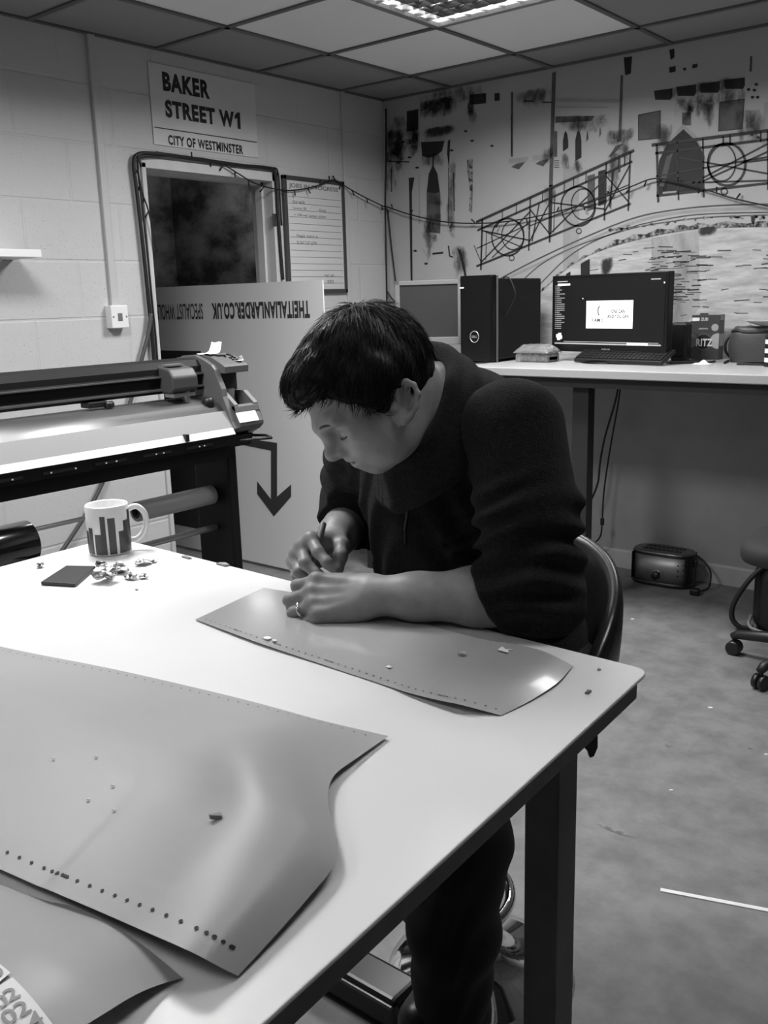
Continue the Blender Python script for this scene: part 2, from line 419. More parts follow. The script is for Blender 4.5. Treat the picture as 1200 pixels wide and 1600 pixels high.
for q in ([(606, 330), (611, 380), (618, 440), (620, 470)], [(603, 170), (603, 260), (602, 330), (604, 440), (606, 566)]):
    t.tube(spline([at_y(*p, -.015) for p in q], 5), .0045, 6)
t.tube(spline([at_y(*p, -.02) for p in [(605, 455), (612, 466), (624, 478)]], 5), .004, 6)
tag(t.build('corner_cable', CABLE), 'thin dark cables hanging down the room corner beside the mural', 'cable')

# ------------------------------------------------------------------ mural (flat wallpaper print, y = 0)
mu = MB(); layer = [0]
def my(px, py, k=0): p = at_y(px, py, 0); return Vector((p.x, -.0015-.0004*k, p.z))
BZ = 1.02
mu.m(0); mu.prism([(.0, -.001, BZ), (XR-.6, -.001, BZ), (XR-.6, -.001, H-.004), (0, -.001, H-.004)], (0, -.0004, 0))
LY = [1]
SOFT = []
def mpoly(m_, pts, lay=None):
    if m_ in (4, 7) and len(pts) == 4:
        SOFT.append((pts, .72 if m_ == 4 else 1.05)); return
    k = LY[0] if lay is None else lay; mu.m(m_); mu.poly([my(x, y, k) for x, y in pts])
def mline(m_, pts, wpx=2.0, lay=None, n=0):
    if n: pts = [(p.x, p.y) for p in spline([(a, b, 0) for a, b in pts], n)]
    k = LY[0] if lay is None else lay; mu.m(m_)
    P_ = [my(x, y, k) for x, y in pts]; wd = wpx*.0033*.5
    L_ = []; R_ = []
    for i, p in enumerate(P_):
        t_ = P_[min(i+1, len(P_)-1)]-P_[max(i-1, 0)]; t_.normalize(); n_ = Vector((-t_.z, 0, t_.x))*wd
        L_.append(p+n_); R_.append(p-n_)
    for i in range(len(P_)-1): mu.poly([L_[i], L_[i+1], R_[i+1], R_[i]])
def ellipse(cx, cy, rx, ry, n=28, a0=0, a1=2*PI): return [(cx+rx*math.cos(a0+(a1-a0)*i/n), cy+ry*math.sin(a0+(a1-a0)*i/n)) for i in range(n+1)]
# material slots: 0 paper 1 dark 2 mid 3 light grey 4 stain 5 water 6 line ink 7 stippled dark
# --- stains first
def rect(x0, y0, x1, y1, s=-.2): return [(x0, y0), (x1, y0+s*(x1-x0)), (x1, y1+s*(x1-x0)), (x0, y1)]
LY[0] = 1
for (m_, r_) in [(4, rect(600, 190, 628, 330)), (7, rect(604, 205, 632, 262)), (4, rect(640, 150, 772, 186)), (4, rect(655, 236, 700, 262, 0)), (4, rect(800, 145, 866, 180)), (4, rect(866, 180, 960, 210, 0)), (4, rect(668, 300, 692, 372, 0)), (4, rect(1030, 140, 1165, 176)), (4, rect(960, 215, 985, 262, 0)), (4, rect(706, 380, 736, 440, 0)), (4, rect(603, 176, 640, 300)), (7, rect(652, 160, 718, 190)), (4, rect(636, 172, 656, 260)), (4, rect(612, 220, 640, 250)), (4, rect(733, 165, 744, 200)),
               (4, rect(845, 232, 870, 262)), (4, rect(940, 208, 1000, 232)), (4, rect(1030, 160, 1180, 200)), (4, rect(1026, 190, 1050, 250, -.12)), (4, rect(660, 330, 684, 420, 0)),
               (4, rect(700, 240, 712, 420, 0)), (3, rect(880, 260, 905, 420, 0)), (4, rect(950, 230, 972, 330, 0)), (4, rect(850, 290, 868, 330, 0)), (4, rect(1140, 170, 1200, 240, -.1))]:
    mpoly(m_, r_)
# --- far left palazzo
LY[0] = 2
mpoly(7, rect(658, 205, 714, 218)); mpoly(1, [(658, 222), (695, 220), (691, 236), (682, 243), (672, 247), (660, 244)]); mpoly(3, rect(664, 212, 696, 221, -.1))
mpoly(1, rect(636, 174, 654, 206)); mpoly(7, rect(640, 200, 652, 250)); mline(1, [(677, 235), (677, 262)], 3)
mpoly(2, [(667, 345), (667, 300), (670, 272), (677, 257), (684, 272), (688, 300), (689, 345), (688, 365), (668, 362)]); mpoly(1, [(668, 300), (671, 272), (677, 257), (684, 272), (687, 300), (680, 302)], 3)
mpoly(1, [(639, 278), (648, 277), (644, 300), (645, 440), (642, 440), (640, 320)]); mline(2, [(612, 262), (612, 300)], 3)
mpoly(1, [(700, 220), (704, 218), (702, 265), (699, 240)]); mline(2, [(701, 262), (701, 352)], 1.2); mline(6, [(709, 270), (710, 330)], 2)
mpoly(7, [(730, 250), (739, 249), (739, 300), (738, 334), (733, 330), (735, 300), (731, 270)])
mpoly(1, rect(734, 148, 760, 164, -.1)); mpoly(7, rect(733, 160, 739, 182)); mpoly(1, rect(773, 146, 781, 158, -.1))
mline(6, [(701, 384), (703, 400), (708, 402)], 3); mpoly(1, [(715, 388), (720, 390), (726, 412), (731, 440), (727, 436), (721, 408)]); mpoly(1, rect(676, 395, 693, 398, -.1))
for (x, y) in [(618, 225), (625, 232), (616, 240), (630, 222), (622, 254), (640, 246), (652, 262), (666, 412), (649, 392), (706, 235), (728, 205), (738, 220), (769, 228)]: mpoly(1, ellipse(x, y, 3, 1.8, 8))
mline(6, [(606, 252), (640, 253)], 2); mline(4, [(655, 270), (656, 350)], 3)
# --- centre facade: pipes, ledges, lancets
mline(2, [(800.5, 144), (800, 245)], 4); mline(1, [(799.5, 180), (800, 240)], 2, 3)
mpoly(2, [(863, 114), (869, 112), (864, 290), (858, 292)]); mpoly(1, [(858, 290), (864, 288), (862, 365), (857, 366)])
mpoly(2, [(970, 118), (974, 117), (971, 221), (966, 222)])
mline(6, [(818, 158), (834, 158)], 2); mline(6, [(848, 160), (862, 160)], 2); mline(3, [(868, 156), (968, 158)], 5); mline(3, [(868, 167), (950, 168)], 2)
mpoly(2, [(868, 182), (930, 181), (924, 189), (868, 192)]); mpoly(3, [(936, 180), (948, 179), (943, 187), (936, 188)])
for (cx, y0, y1, w_) in [(884, 204, 237, 4.2), (904, 203, 252, 4.8), (918, 204, 222, 2.0), (938, 196, 215, 1.4)]:
    mpoly(1 if w_ > 3 else 2, [(cx-w_, y1), (cx-w_, y0+16), (cx-w_*.5, y0+5), (cx, y0), (cx+w_*.6, y0+5), (cx+w_, y0+16), (cx+w_, y1-6)])
mpoly(4, rect(878, 237, 890, 270, 0), 1); mpoly(4, rect(898, 250, 910, 275, 0), 1); mpoly(2, rect(866, 205, 871, 245, 0))
for (x, y) in [(795, 248), (833, 243)]:
    mpoly(3, [(x, y), (x+32, y-3), (x+26, y+6), (x, y+8)]); mpoly(2, [(x+4, y+13), (x+12, y+8), (x+26, y+5), (x+16, y+17)])
for k in range(4): mline(6, [(866, 251+k*3.5), (874, 251+k*3.5)], 1)
mpoly(2, [(952, 244), (962, 228), (973, 225), (966, 234), (954, 246)])
mpoly(2, rect(918, 275, 930, 330, -.3)); mpoly(1, rect(935, 268, 948, 322, -.3)); mpoly(2, rect(966, 243, 970, 270, -.3))
# --- right building
for (x0, x1, y) in [(1022, 1051, 142), (1057, 1088, 136), (1093, 1125, 131), (1131, 1164, 125)]:
    mpoly(1, [(x0, y), (x1, y-4), (x1, y+9), (x1-3, y+14), (x0+2, y+14)])
mpoly(4, rect(1060, 150, 1086, 195, 0)); mpoly(4, rect(1096, 146, 1124, 206, 0)); mpoly(2, rect(1066, 176, 1080, 196, 0), 1)
mpoly(2, [(998, 180), (1032, 173), (1032, 216), (998, 219)]); mpoly(2, [(1125, 160), (1163, 155), (1160, 201), (1123, 205)])
mline(6, [(998, 180), (1032, 173), (1032, 216), (998, 219), (998, 180)], 1.6, 3); mline(6, [(1125, 160), (1163, 155), (1160, 201), (1123, 205), (1125, 160)], 1.6, 3)
mpoly(3, [(1030, 250), (1046, 216), (1068, 194), (1090, 214), (1104, 250)], 2)
mpoly(1, [(1026, 304), (1030, 252), (1042, 226), (1068, 202), (1090, 222), (1101, 244), (1100, 296)], 3)
mpoly(2, [(1030, 290), (1042, 245), (1052, 238), (1038, 292)], 4)
mpoly(1, [(975, 90), (988, 88), (986, 115), (977, 118)]); mpoly(1, [(1046, 78), (1054, 76), (1054, 90), (1048, 94)]); mpoly(1, rect(1046, 105, 1056, 114)); mpoly(1, rect(1082, 101, 1090, 107))
for (x, y) in [(1182, 132), (1179, 141), (1170, 140), (1184, 152), (1176, 152), (1070, 108), (1175, 210), (1185, 215)]: mpoly(1, ellipse(x, y, 3, 2.4, 8))
mline(2, [(1174, 88), (1173, 112)], 3); mline(3, [(1198, 160), (1195, 230)], 6)
# --- bridge bands, arch, water
ARC = [(845, 458), (880, 425), (912, 404), (950, 388), (1000, 374), (1060, 362), (1110, 357), (1200, 355), (1290, 357)]
arc = [(p.x, p.y) for p in spline([(a, b, 0) for a, b in ARC], 6)]
LY[0] = 2
mpoly(5, arc + [(1290, 590), (845, 590)], 2)
mpoly(4, [(1018, 372), (1092, 360), (1094, 480), (1060, 520), (1020, 500)], 3)
for k in range(150):
    x = random.uniform(1015, 1092) if k < 90 else random.uniform(920, 1200); y = random.uniform(385, 520); l_ = random.uniform(8, 26); mline(6 if k < 60 else 2, [(x, y), (x+l_, y-random.uniform(-1, 2))], random.uniform(.8, 2.0), 4)
up = [(x, y-random.uniform(5, 11)) for x, y in arc[6:]]
dk = [(x, y-(3 if x < 950 else 8)-2.5*math.sin(i*1.7)) for i, (x, y) in enumerate(arc)]
mpoly(7, arc + dk[::-1], 5)
mline(2, [(x, y-15-(.05*(x-845) if x < 1000 else 8)) for x, y in arc], 1.6, 3)
mline(2, [(760, 447), (840, 405), (930, 364), (990, 341), (1040, 330), (1110, 322), (1200, 319), (1290, 321)], 2, 3, 5)
mline(3, [(758, 450), (842, 412), (932, 370), (992, 347), (1042, 335), (1110, 328), (1200, 325)], 4, 2, 5)
mline(2, [(818, 437), (850, 410), (900, 385), (960, 365), (1010, 352), (1100, 340), (1200, 336)], 1.6, 3, 5)
for k in range(26):
    x = random.uniform(940, 1200); y = 338+ (1110-x)*.13 if x < 1110 else 339; mpoly(7, ellipse(x, y+random.uniform(-1, 3), random.uniform(2, 6), random.uniform(1, 3), 8), 4)
mpoly(1, [(908, 412), (922, 404), (922, 430), (908, 430)], 6); mpoly(1, [(1174, 338), (1181, 337), (1178, 352), (1174, 346)], 5)
mpoly(7, [(940, 405), (958, 400), (958, 431), (941, 432)], 6); mpoly(1, [(885, 428), (892, 424), (892, 434), (885, 434)], 6); mpoly(7, [(1090, 358), (1120, 354), (1120, 364), (1092, 368)], 6)
# --- railings (printed)
LY[0] = 7
def rail_panel(A, B, C, D):  # top-left, top-right, bottom-right, bottom-left
    q = lambda u, v: tuple((A[i]*(1-u)+B[i]*u)*(1-v)+(D[i]*(1-u)+C[i]*u)*v for i in (0, 1))
    return q
qa = rail_panel((747, 346), (989, 236), (986, 318), (745, 416))
mline(6, [qa(-.01, 0), qa(1.01, 0)], 4); mline(6, [qa(0, .2), qa(1, .2)], 3); mline(6, [qa(0, 1), qa(1, 1)], 3)
for u in (.03, .34, .475, .83, .985): mline(6, [qa(u, 0), qa(u, 1.12)], 3.2 if u in (.03, .475) else 2.4)
for u in (.16, .25, .42, .56, .62, .70, .91, .95): mline(6, [qa(u, 0), qa(u, .22)], 1.4)
for (u, v, s) in [(.20, .64, 29), (.655, .62, 31)]:
    c = qa(u, v); mline(6, ellipse(c[0], c[1], s*.86, s), 2.4); mline(6, ellipse(c[0]+8, c[1]-3, s*.6, s*.78), 1.6)
for (a, b) in [((.03, .25), (.34, .9)), ((.03, .95), (.34, .3)), ((.34, .25), (.475, .95)), ((.34, .95), (.475, .25)), ((.475, .3), (.83, .9)), ((.475, .95), (.83, .3)), ((.83, .25), (.985, .95)), ((.83, .95), (.985, .25)), ((.40, .2), (.36, .95)), ((.88, .2), (.86, .9))]: mline(6, [qa(*a), qa(*b)], 2)
for (a, b) in [((.0, .6), (.34, .55)), ((.34, .6), (.98, .62)), ((.06, .3), (.06, .95)), ((.5, .2), (.5, .95)), ((.87, .2), (.87, .95)), ((-.02, .5), (.03, .95)), ((.05, .3), (.3, 1.0)), ((.1, .95), (.34, .5))]: mline(6, [qa(*a), qa(*b)], 1.3)
for u in (.23, .665): c = qa(u, 1.13); mline(6, ellipse(c[0], c[1], 4, 4, 12), 1.3)
qb = rail_panel((1024, 226), (1290, 193), (1290, 276), (1026, 306))
mline(6, [qb(-.02, 0), qb(1, 0)], 4); mline(6, [qb(0, .17), qb(1, .17)], 3.2); mline(6, [qb(0, 1), qb(1, 1)], 3)
for u in (.01, .13, .28, .66, .70): mline(6, [qb(u, 0), qb(u, 1.13)], 3 if u < .02 else 2)
for u in (.40, .44, .62): mline(6, [qb(u, 0), qb(u, .2)], 2)
for (a, b) in [((.13, .3), (.66, .82)), ((.13, .95), (.66, .25)), ((.7, .25), (1, .9)), ((.7, .9), (1, .3)), ((0, .62), (.66, .5)), ((.13, .8), (.66, .95)), ((.5, .55), (1, .55)), ((.2, .9), (.66, .4))]: mline(6, [qb(*a), qb(*b)], 2)
mline(6, ellipse(1136, 257, 29, 33), 3); mline(6, ellipse(1128, 254, 22, 29), 1.6); mline(6, ellipse(1132, 299, 5, 5, 12), 1.4)
mpoly(3, [(1036, 300), (1058, 298), (1056, 305), (1036, 306)], 6)
mu.build('wall_mural', [mat('mural_paper', 180, .6, noise=(1.6, 166, .3, .7)), mat('mural_dark', 34, .65, noise=(25, 24, .3, .7)), mat('mural_mid', 92, .65, noise=(14, 66, .3, .7)),
    mat('mural_light_grey', 146, .65, noise=(10, 164, .3, .7)), mat('mural_stain', 172, .65, noise=(9, 118, .30, .62), stretch=(1, 1, .35)), mat('mural_water', 196, .6, noise=(6, 158, .35, .6), stretch=(1, 1, 6)),
    mat('mural_line', 48, .65), mat('mural_stipple', 165, .65, noise=(40, 26, .42, .62))])
o = bpy.data.objects['wall_mural']
# soft weathering stains of the print
sm = MB(); dens = []
for (pts, amt) in SOFT:
    a, b, c, d = pts; N_ = 8
    a = (a[0]-4, a[1]-3); b = (b[0]+4, b[1]-3); c = (c[0]+4, c[1]+5); d = (d[0]-4, d[1]+5)
    f0 = len(sm.v)
    sm.grid(lambda u, v: my((a[0]*(1-u)+b[0]*u)*(1-v)+(d[0]*(1-u)+c[0]*u)*v, (a[1]*(1-u)+b[1]*u)*(1-v)+(d[1]*(1-u)+c[1]*u)*v, 9), N_, N_, False)
    for j in range(N_+1):
        for i in range(N_+1):
            wu = math.sin(PI*i/N_); wv = math.sin(PI*(j/N_)**.7); dens.append((wu**.6)*(wv**.7)*amt if wu > 1e-6 and wv > 1e-6 else 0)
so = sm.build('weathering', mat('weathering', 40, .7), o)
pos = {}
for v, d in zip(sm.v, dens): pos[(round(v[0], 5), round(v[2], 5))] = d
at_ = so.data.attributes.new('dens', 'FLOAT', 'POINT')
for i, v in enumerate(so.data.vertices): at_.data[i].value = pos.get((round(v.co.x, 5), round(v.co.z, 5)), 0)
m_ = MATS['weathering']; nt = m_.node_tree; b_ = nt.nodes['Principled BSDF']
an = nt.nodes.new('ShaderNodeAttribute'); an.attribute_name = 'dens'
tc = nt.nodes.new('ShaderNodeTexCoord'); mp = nt.nodes.new('ShaderNodeMapping'); mp.inputs['Scale'].default_value = (1, 1, .45)
nz = nt.nodes.new('ShaderNodeTexNoise'); nz.inputs['Scale'].default_value = 22; nz.inputs['Detail'].default_value = 8; nz.inputs['Roughness'].default_value = .7
nt.links.new(tc.outputs['Object'], mp.inputs[0]); nt.links.new(mp.outputs[0], nz.inputs['Vector'])
mu_ = nt.nodes.new('ShaderNodeMath'); mu_.operation = 'MULTIPLY_ADD'; mu_.inputs[1].default_value = 1.5; mu_.inputs[2].default_value = -.75
nt.links.new(nz.outputs['Fac'], mu_.inputs[0])
ad = nt.nodes.new('ShaderNodeMath'); ad.operation = 'ADD'; nt.links.new(mu_.outputs[0], ad.inputs[0]); nt.links.new(an.outputs['Fac'], ad.inputs[1])
rp = nt.nodes.new('ShaderNodeValToRGB'); rp.color_ramp.elements[0].position = .42; rp.color_ramp.elements[1].position = .95; nt.links.new(ad.outputs[0], rp.inputs[0])
nt.links.new(rp.outputs[0], b_.inputs['Alpha'])
tag(o, 'black and white canal bridge photo mural covering the wall above the workbench', 'wall mural')

# ------------------------------------------------------------------ big sign board standing in the doorway
BY = -1.05
t = thing('sign_board', 'tall light grey sign board standing upside down in the doorway with arrow', 'sign board', (-.2, BY, 0))
mb = MB(); mb.box((-.86, BY, .016), (.457, BY+.006, 1.475)); mb.build('panel', mat('sign_board_grey', 230, .45), t)
mb = MB(); Y = BY-.0006
def bz(px, py): return at_y(px, py, BY)
U, V = Vector((-1, 0, 0)), Vector((0, 0, -1))
x0 = bz(484, 484).x; x1 = bz(331, 484).x; x2 = bz(317, 484).x; x3 = bz(246, 484).x
add_text(mb, 'THEITALIANLARDER.CO.UK', (x0, Y, 1.384), U, V, x0-x1, .083, .045)
add_text(mb, 'SPECIALIST WHOLE', (x2, Y, 1.384), U, V, x2-x3+.01, .083, .012)
mb.build('lettering', mat('sign_board_ink', 60, .55), t)
mb = MB(); D2 = Vector((0, -.0005, 0))
mb.prism([(-.85, Y, .139), (-.445, Y, .139), (-.445, Y, 1.135), (-.85, Y, 1.135)], D2)
mb.build('dark_panel_print', mat('sign_board_dark', 54, .5), t)
mb = MB()
q = [bz(*p) for p in [(372, 683), (433, 692), (433, 776), (455, 757), (455, 776), (428, 807), (402, 772), (402, 752), (423.5, 780), (423.5, 704), (373, 694)]]
mb.prism([(p.x, Y, p.z) for p in q], D2); mb.build('arrow', mat('sign_board_ink', 60, .55), t)

# ------------------------------------------------------------------ vinyl cutter on its stand
PY1, PY2, PYL = -2.236, -2.105, -3.82
t = thing('vinyl_cutter', 'large grey and black vinyl cutter on a stand along the left wall', 'vinyl cutter', (.98, -2.9, 0))
BODY = mat('cutter_grey', 90, .5); RAIL = mat('cutter_black_rail', 22, .6, spec=.2); ALU = mat('cutter_aluminium', 150, .42, 1, bump=(40, .04, .001), stretch=(1, .05, 1))
def pz(*pts): return [Vector((x, 0, z)) for x, z in pts]
def yprism(mb, prof, y0, y1, smooth=False): mb.prism([(x, y0, z) for x, z in prof], (0, y1-y0, 0), smooth)
# control end
cap = [(.80, .93), (1.04, .925), (1.09, .945), (1.12, .968), (1.106, .990), (1.088, 1.035), (1.069, 1.073), (1.066, 1.099), (1.044, 1.141), (1.036, 1.163), (1.02, 1.178), (.98, 1.196), (.938, 1.209), (.84, 1.20), (.80, 1.17)]
mb = MB(); yprism(mb, cap, PY1, PY1+.022)
yprism(mb, [(.80, .93), (1.04, .925), (1.105, .955), (1.124, .972), (1.124, .984), (1.105, 1.02), (1.05, 1.03), (.80, 1.03)], PY1+.022, PY2)
yprism(mb, [(.80, 1.03), (1.0, 1.03), (1.0, 1.143), (1.0, 1.15), (1.062, 1.149), (1.064, 1.172), (1.05, 1.18), (1.0, 1.202), (.95, 1.211), (.84, 1.205), (.80, 1.17)], PY1+.022, PY2)
yprism(mb, [(1.0, 1.03), (1.105, 1.02), (1.10, 1.045), (1.05, 1.085), (1.0, 1.085)], PY1+.022, PY1+.04)
yprism(mb, [(1.0, 1.03), (1.105, 1.02), (1.10, 1.045), (1.05, 1.085), (1.0, 1.085)], PY2-.02, PY2)
yprism(mb, [(1.082, 1.03), (1.108, 1.018), (1.102, 1.038), (1.09, 1.044)], PY1+.022, PY2)
mb.build('control_end', BODY, t, bevel=.003)
mb = MB(); yprism(mb, [(.995, 1.085), (1.004, 1.085), (1.004, 1.143), (.995, 1.143)], PY1+.024, PY2-.006); yprism(mb, [(1.0, 1.04), (1.03, 1.04), (1.004, 1.09), (1.0, 1.09)], PY1+.04, PY2-.02)
mb.build('recess', BLACK, t)
top = lambda u, v: Vector((.955+.095*u, PY1+.03+.09*v, 1.2105-.034*u*u-.002))
mb = MB()
for (u, v) in [(.12, .25), (.5, .55), (.28, .9), (.38, .9), (.62, .72), (.62, .9), (.75, .72), (.75, .9), (.5, .9), (.88, .75), (.88, .92)]:
    p = top(u, v); mb = MB(); mb.box(p-Vector((.005, .004, .001)), p+Vector((.005, .004, .004)), .001); mb.build('button', BLACK, t)
mb = MB(); p = top(.32, .45); mb.box(p-Vector((.016, .016, .002)), p+Vector((.012, .018, .003)))
mb.build('display', BLACK, t)
mb = MB(); yprism(mb, [(1.1062, 1.0185), (1.1246, .985), (1.1256, .9855), (1.1072, 1.019)], PY1+.02, PY2-.022)
mb.build('white_sticker', PAPER, t)
# bed, front apron
mb = MB(); yprism(mb, [(.90, 1.04), (.93, 1.072), (.97, 1.072), (1.01, 1.066), (1.045, 1.052), (1.062, 1.036), (1.07, 1.024), (1.075, 1.02), (.9, 1.0)], PYL, PY1, True)
mb.build('bed', ALU, t)
mb = MB(); yprism(mb, [(.9, 1.02), (1.076, 1.026), (1.112, .972), (1.10, .96), (.9, .96)], PYL, PY1); mb.build('front_apron', mat('cutter_silver', 132, .5, .0), t)
mb = MB(); yprism(mb, [(1.111, .9735), (1.123, .950), (1.118, .948), (1.105, .970)], PYL, PY1); mb.build('white_edge_strip', mat('cutter_white', 225, .45), t)
mb = MB(); yprism(mb, [(.95, .95), (1.121, .951), (1.115, .913), (1.09, .908), (1.085, .865), (1.03, .862), (.95, .9)], PYL, PY1); yprism(mb, [(.85, .94), (1.10, .94), (1.085, .90), (.85, .90)], PY1, PY2-.03); mb.build('underbeam', RAIL, t)
for k in range(8):
    y = PY1-.1-.17*k
    mb = MB(); mb.box((1.119, y-.11, .925), (1.1205, y, .934)); sl_ = mb.build('vent_slot', BLACK, t)
    for q in range(2):
        yy = y-.025-.05*q+random.uniform(-.02, .02); mb = MB(); mb.box((1.1206, yy, .927), (1.1212, yy+.005, .931)); mb.build('scale_mark', PAPER, sl_)
mb = MB(); mb.box((1.11, -2.45, .953), (1.1275, -2.437, .975)); mb.build('stop_clip', BLACK, t)
# gantry rail with grooves
mb = MB()
yprism(mb, [(.86, 1.10), (.965, 1.095), (.975, 1.103), (.975, 1.112), (.968, 1.115), (.968, 1.142), (.978, 1.146), (.978, 1.153), (.968, 1.157), (.968, 1.176), (.95, 1.197), (.86, 1.20)], PYL, PY1)
mb.build('gantry_rail', RAIL, t)
mb = MB(); yprism(mb, [(.976, 1.104), (.9785, 1.105), (.9785, 1.111), (.976, 1.112)], PYL, PY1); yprism(mb, [(.978, 1.147), (.981, 1.148), (.981, 1.152), (.978, 1.153)], PYL, PY1)
mb.build('rail_trim', mat('rail_trim', 80, .4), t)
# cutting head
mb = MB(); yprism(mb, [(.95, 1.10), (1.02, 1.095), (1.038, 1.11), (1.038, 1.15), (1.018, 1.176), (.95, 1.188)], -2.415, -2.31); h_ = mb.build('cutting_head', mat('head_grey', 66, .5), t, bevel=.006)
mb = MB(); mb.lathe([(.008, 1.06), (.012, 1.068), (.012, 1.1)], (1.015, -2.345, 0), 16); mb.box((.985, -2.41, 1.085), (1.03, -2.32, 1.097)); mb.build('blade_holder', mat('light_steel', 170, .35, .8), h_)
mb = MB(); mb.box((.9645, -2.40, 1.184), (1.0, -2.335, 1.19)); mb.build('head_cover', MGREY, h_)
# pinch roller, lever
mb = MB(); mb.box((.94, -2.70, 1.078), (.985, -2.63, 1.096), .003); mb.lathe([(0, -2.64), (.011, -2.64), (.011, -2.615), (0, -2.615)], (.985, 0, 1.083), 16, 'y'); mb.build('pinch_roller', BLACK, t)
mb = MB(); p = at_x(330, 624, 1.045); mb.lathe([(0, 1.04), (.020, 1.041), (.019, 1.066), (.012, 1.074), (0, 1.075)], (1.04, p.y-.01, 0), 20); mb.build('lever_knob', BLACK, t)
# end bracket wire
mb = MB(); mb.tube([(1.08, PY2-.03, .93), (1.12, PY2+.01, .928), (1.17, PY2-.01, .925), (1.12, PY1+.02, .925)], .005, 8); mb.build('guide_bracket', BLACK, t)
# stand
mb = MB(); yprism(mb, [(.905, .05), (1.085, .05), (1.085, .91), (.905, .91)], -2.245, -2.205); mb.build('leg', RAIL, t, bevel=.006)
mb = MB(); yprism(mb, [(.905, .05), (1.085, .05), (1.085, .91), (.905, .91)], PYL+.03, PYL+.07); mb.build('leg', RAIL, t, bevel=.006)
for y in (-2.225, PYL+.05):
    mb = MB(); mb.box((.72, y-.035, .0), (1.27, y+.035, .05), .012); mb.build('foot', RAIL, t)
mb = MB(); mb.tube([(1.0, PYL+.05, .613), (1.0, -2.21, .613)], .011, 12); mb.build('stand_tie_bar', mat('tie_bar', 165, .4, .3), t)
mb = MB(); mb.tube([(1.0, PYL+.05, .748), (1.0, -2.21, .748)], .007, 10); mb.build('roll_holder_bar', mat('bar_steel', 185, .35, .5), t)
def vroll(name, c, r, y0, y1, m, lab, core):
    tt = thing(name, lab, 'vinyl roll', (c[0], (y0+y1)/2, c[1]-r))
    b = MB(); b.lathe([(r*.62, y0), (r*.97, y0), (r, y0+.002), (r, y1-.002), (r*.97, y1), (r*.62, y1), (r*.62, y0)], (c[0], 0, c[1]), 40, 'y'); b.build('vinyl', m, tt)
    b = MB(); b.lathe([(r*.45, y0-.002), (r*.615, y0-.002), (r*.615, y1+.002), (r*.45, y1+.002), (r*.45, y0-.002)], (c[0], 0, c[1]), 32, 'y'); b.build('core', core, tt)
vroll('vinyl_roll', (1.0, .731), .033, -2.575, -2.255, mat('grey_vinyl_roll', 165, .45), 'slim mid grey vinyl roll hanging on the cutter stand bar', mat('roll_core', 58, .8))
vroll('vinyl_roll', (1.06, .732), .062, -3.6, -2.985, mat('black_vinyl_roll', 14, .15, coat=.6), 'glossy black vinyl roll on the stand at the left edge, partly behind the table', mat('roll_core', 58, .8))
# paper bits on the cutter
def curl_paper(name, lab, c, L_, w_, amp, ang, m=PAPER):
    b = MB(); R = Matrix.Rotation(ang, 3, 'Z')
    def fn(u, v):
        x = (u-.5)*L_; z = amp*max(0, u-.45)**1.6*3.2; x2 = x - .012*max(0, u-.6)*5
        return Vector(c)+R @ Vector((x2, (v-.5)*w_*(1-.25*u), z+.001+.002*math.sin(v*7)))
    b.grid(fn, 14, 6); return tag(b.build(name, m, solid=.0006), lab, 'paper')
curl_paper('paper_scrap', 'curled white backing paper scrap lying on top of the cutter control end', (.950, PY1+.07, 1.212), .10, .06, .03, 1.75)
curl_paper('paper_scrap', 'small folded white paper bit at the cutter keypad corner', (1.043, PY2-.012, 1.186), .04, .022, .012, 1.5)

# ------------------------------------------------------------------ workbench along the mural wall
TB = 1.075
t = thing('workbench', 'long standing-height workbench with pale top under the mural', 'workbench', (2.2, -.42, 0))
mb = MB(); mb.box((.32, -.83, TB-.036), (XR-.3, -.025, TB), .004); mb.build('worktop', mat('bench_top_pale', 172, .35), t)
mb = MB(); mb.box((.36, -.79, TB-.078), (XR-.34, -.765, TB-.037)); mb.build('front_rail', mat('bench_dark', 52, .6), t)
mb = MB(); mb.box((.36, -.07, TB-.09), (XR-.34, -.04, TB-.037)); mb.build('rear_rail', mat('bench_dark', 52, .6), t)
for x in (.42, 1.60, 3.4, 4.9):
    mb = MB(); mb.box((x, -.75, 0), (x+.075, -.69, TB-.037), .003); mb.build('leg', mat('bench_leg', 44, .6), t)
    if x in (.42, 4.9): mb = MB(); mb.box((x, -.11, 0), (x+.075, -.05, TB-.037), .003); mb.build('leg', mat('bench_leg', 44, .6), t)
# ------------------------------------------------------------------ things on the workbench
def local_box(mb, org, yaw, a, b, bev=0):
    mb.box(a, b, bev, Matrix.Translation(Vector(org)) @ Matrix.Rotation(yaw, 4, 'Z'))
# computer tower
t = thing('computer_tower', 'black desktop computer tower between the two monitors', 'computer', (1.01, -.38, TB))
BLK = mat('tower_black', 15, .6, spec=.2)
mb = MB(); mb.box((.918, -.575, TB+.012), (1.108, -.16, TB+.385), .008); mb.build('case', BLK, t)
mb = MB(); mb.prism([(.912, -.575, TB+.006), (.922, -.60, TB+.006), (1.10, -.605, TB+.006), (1.114, -.575, TB+.006)], (0, 0, .395)); mb.build('front_panel', mat('tower_gloss', 12, .3, spec=.3), t, bevel=.006)
mb = MB(); mb.box((1.1135, -.583, TB+.004), (1.1165, -.572, TB+.398)); mb.build('edge_strip', mat('tower_trim', 120, .35, .6), t)
mb = MB(); c = Vector((1.005, -.604, TB+.12)); mb.tube([c+Vector((.024*math.cos(a), -.001, .026*math.sin(a))) for a in [2*PI*i/28 for i in range(28)]], .0022, 6, closed=True)
add_text(mb, 'DELL', c+Vector((-.015, -.002, -.005)), (1, 0, 0), (0, 0, 1), .03, .011, .03); mb.build('badge', mat('badge_silver', 190, .35, .6), t)
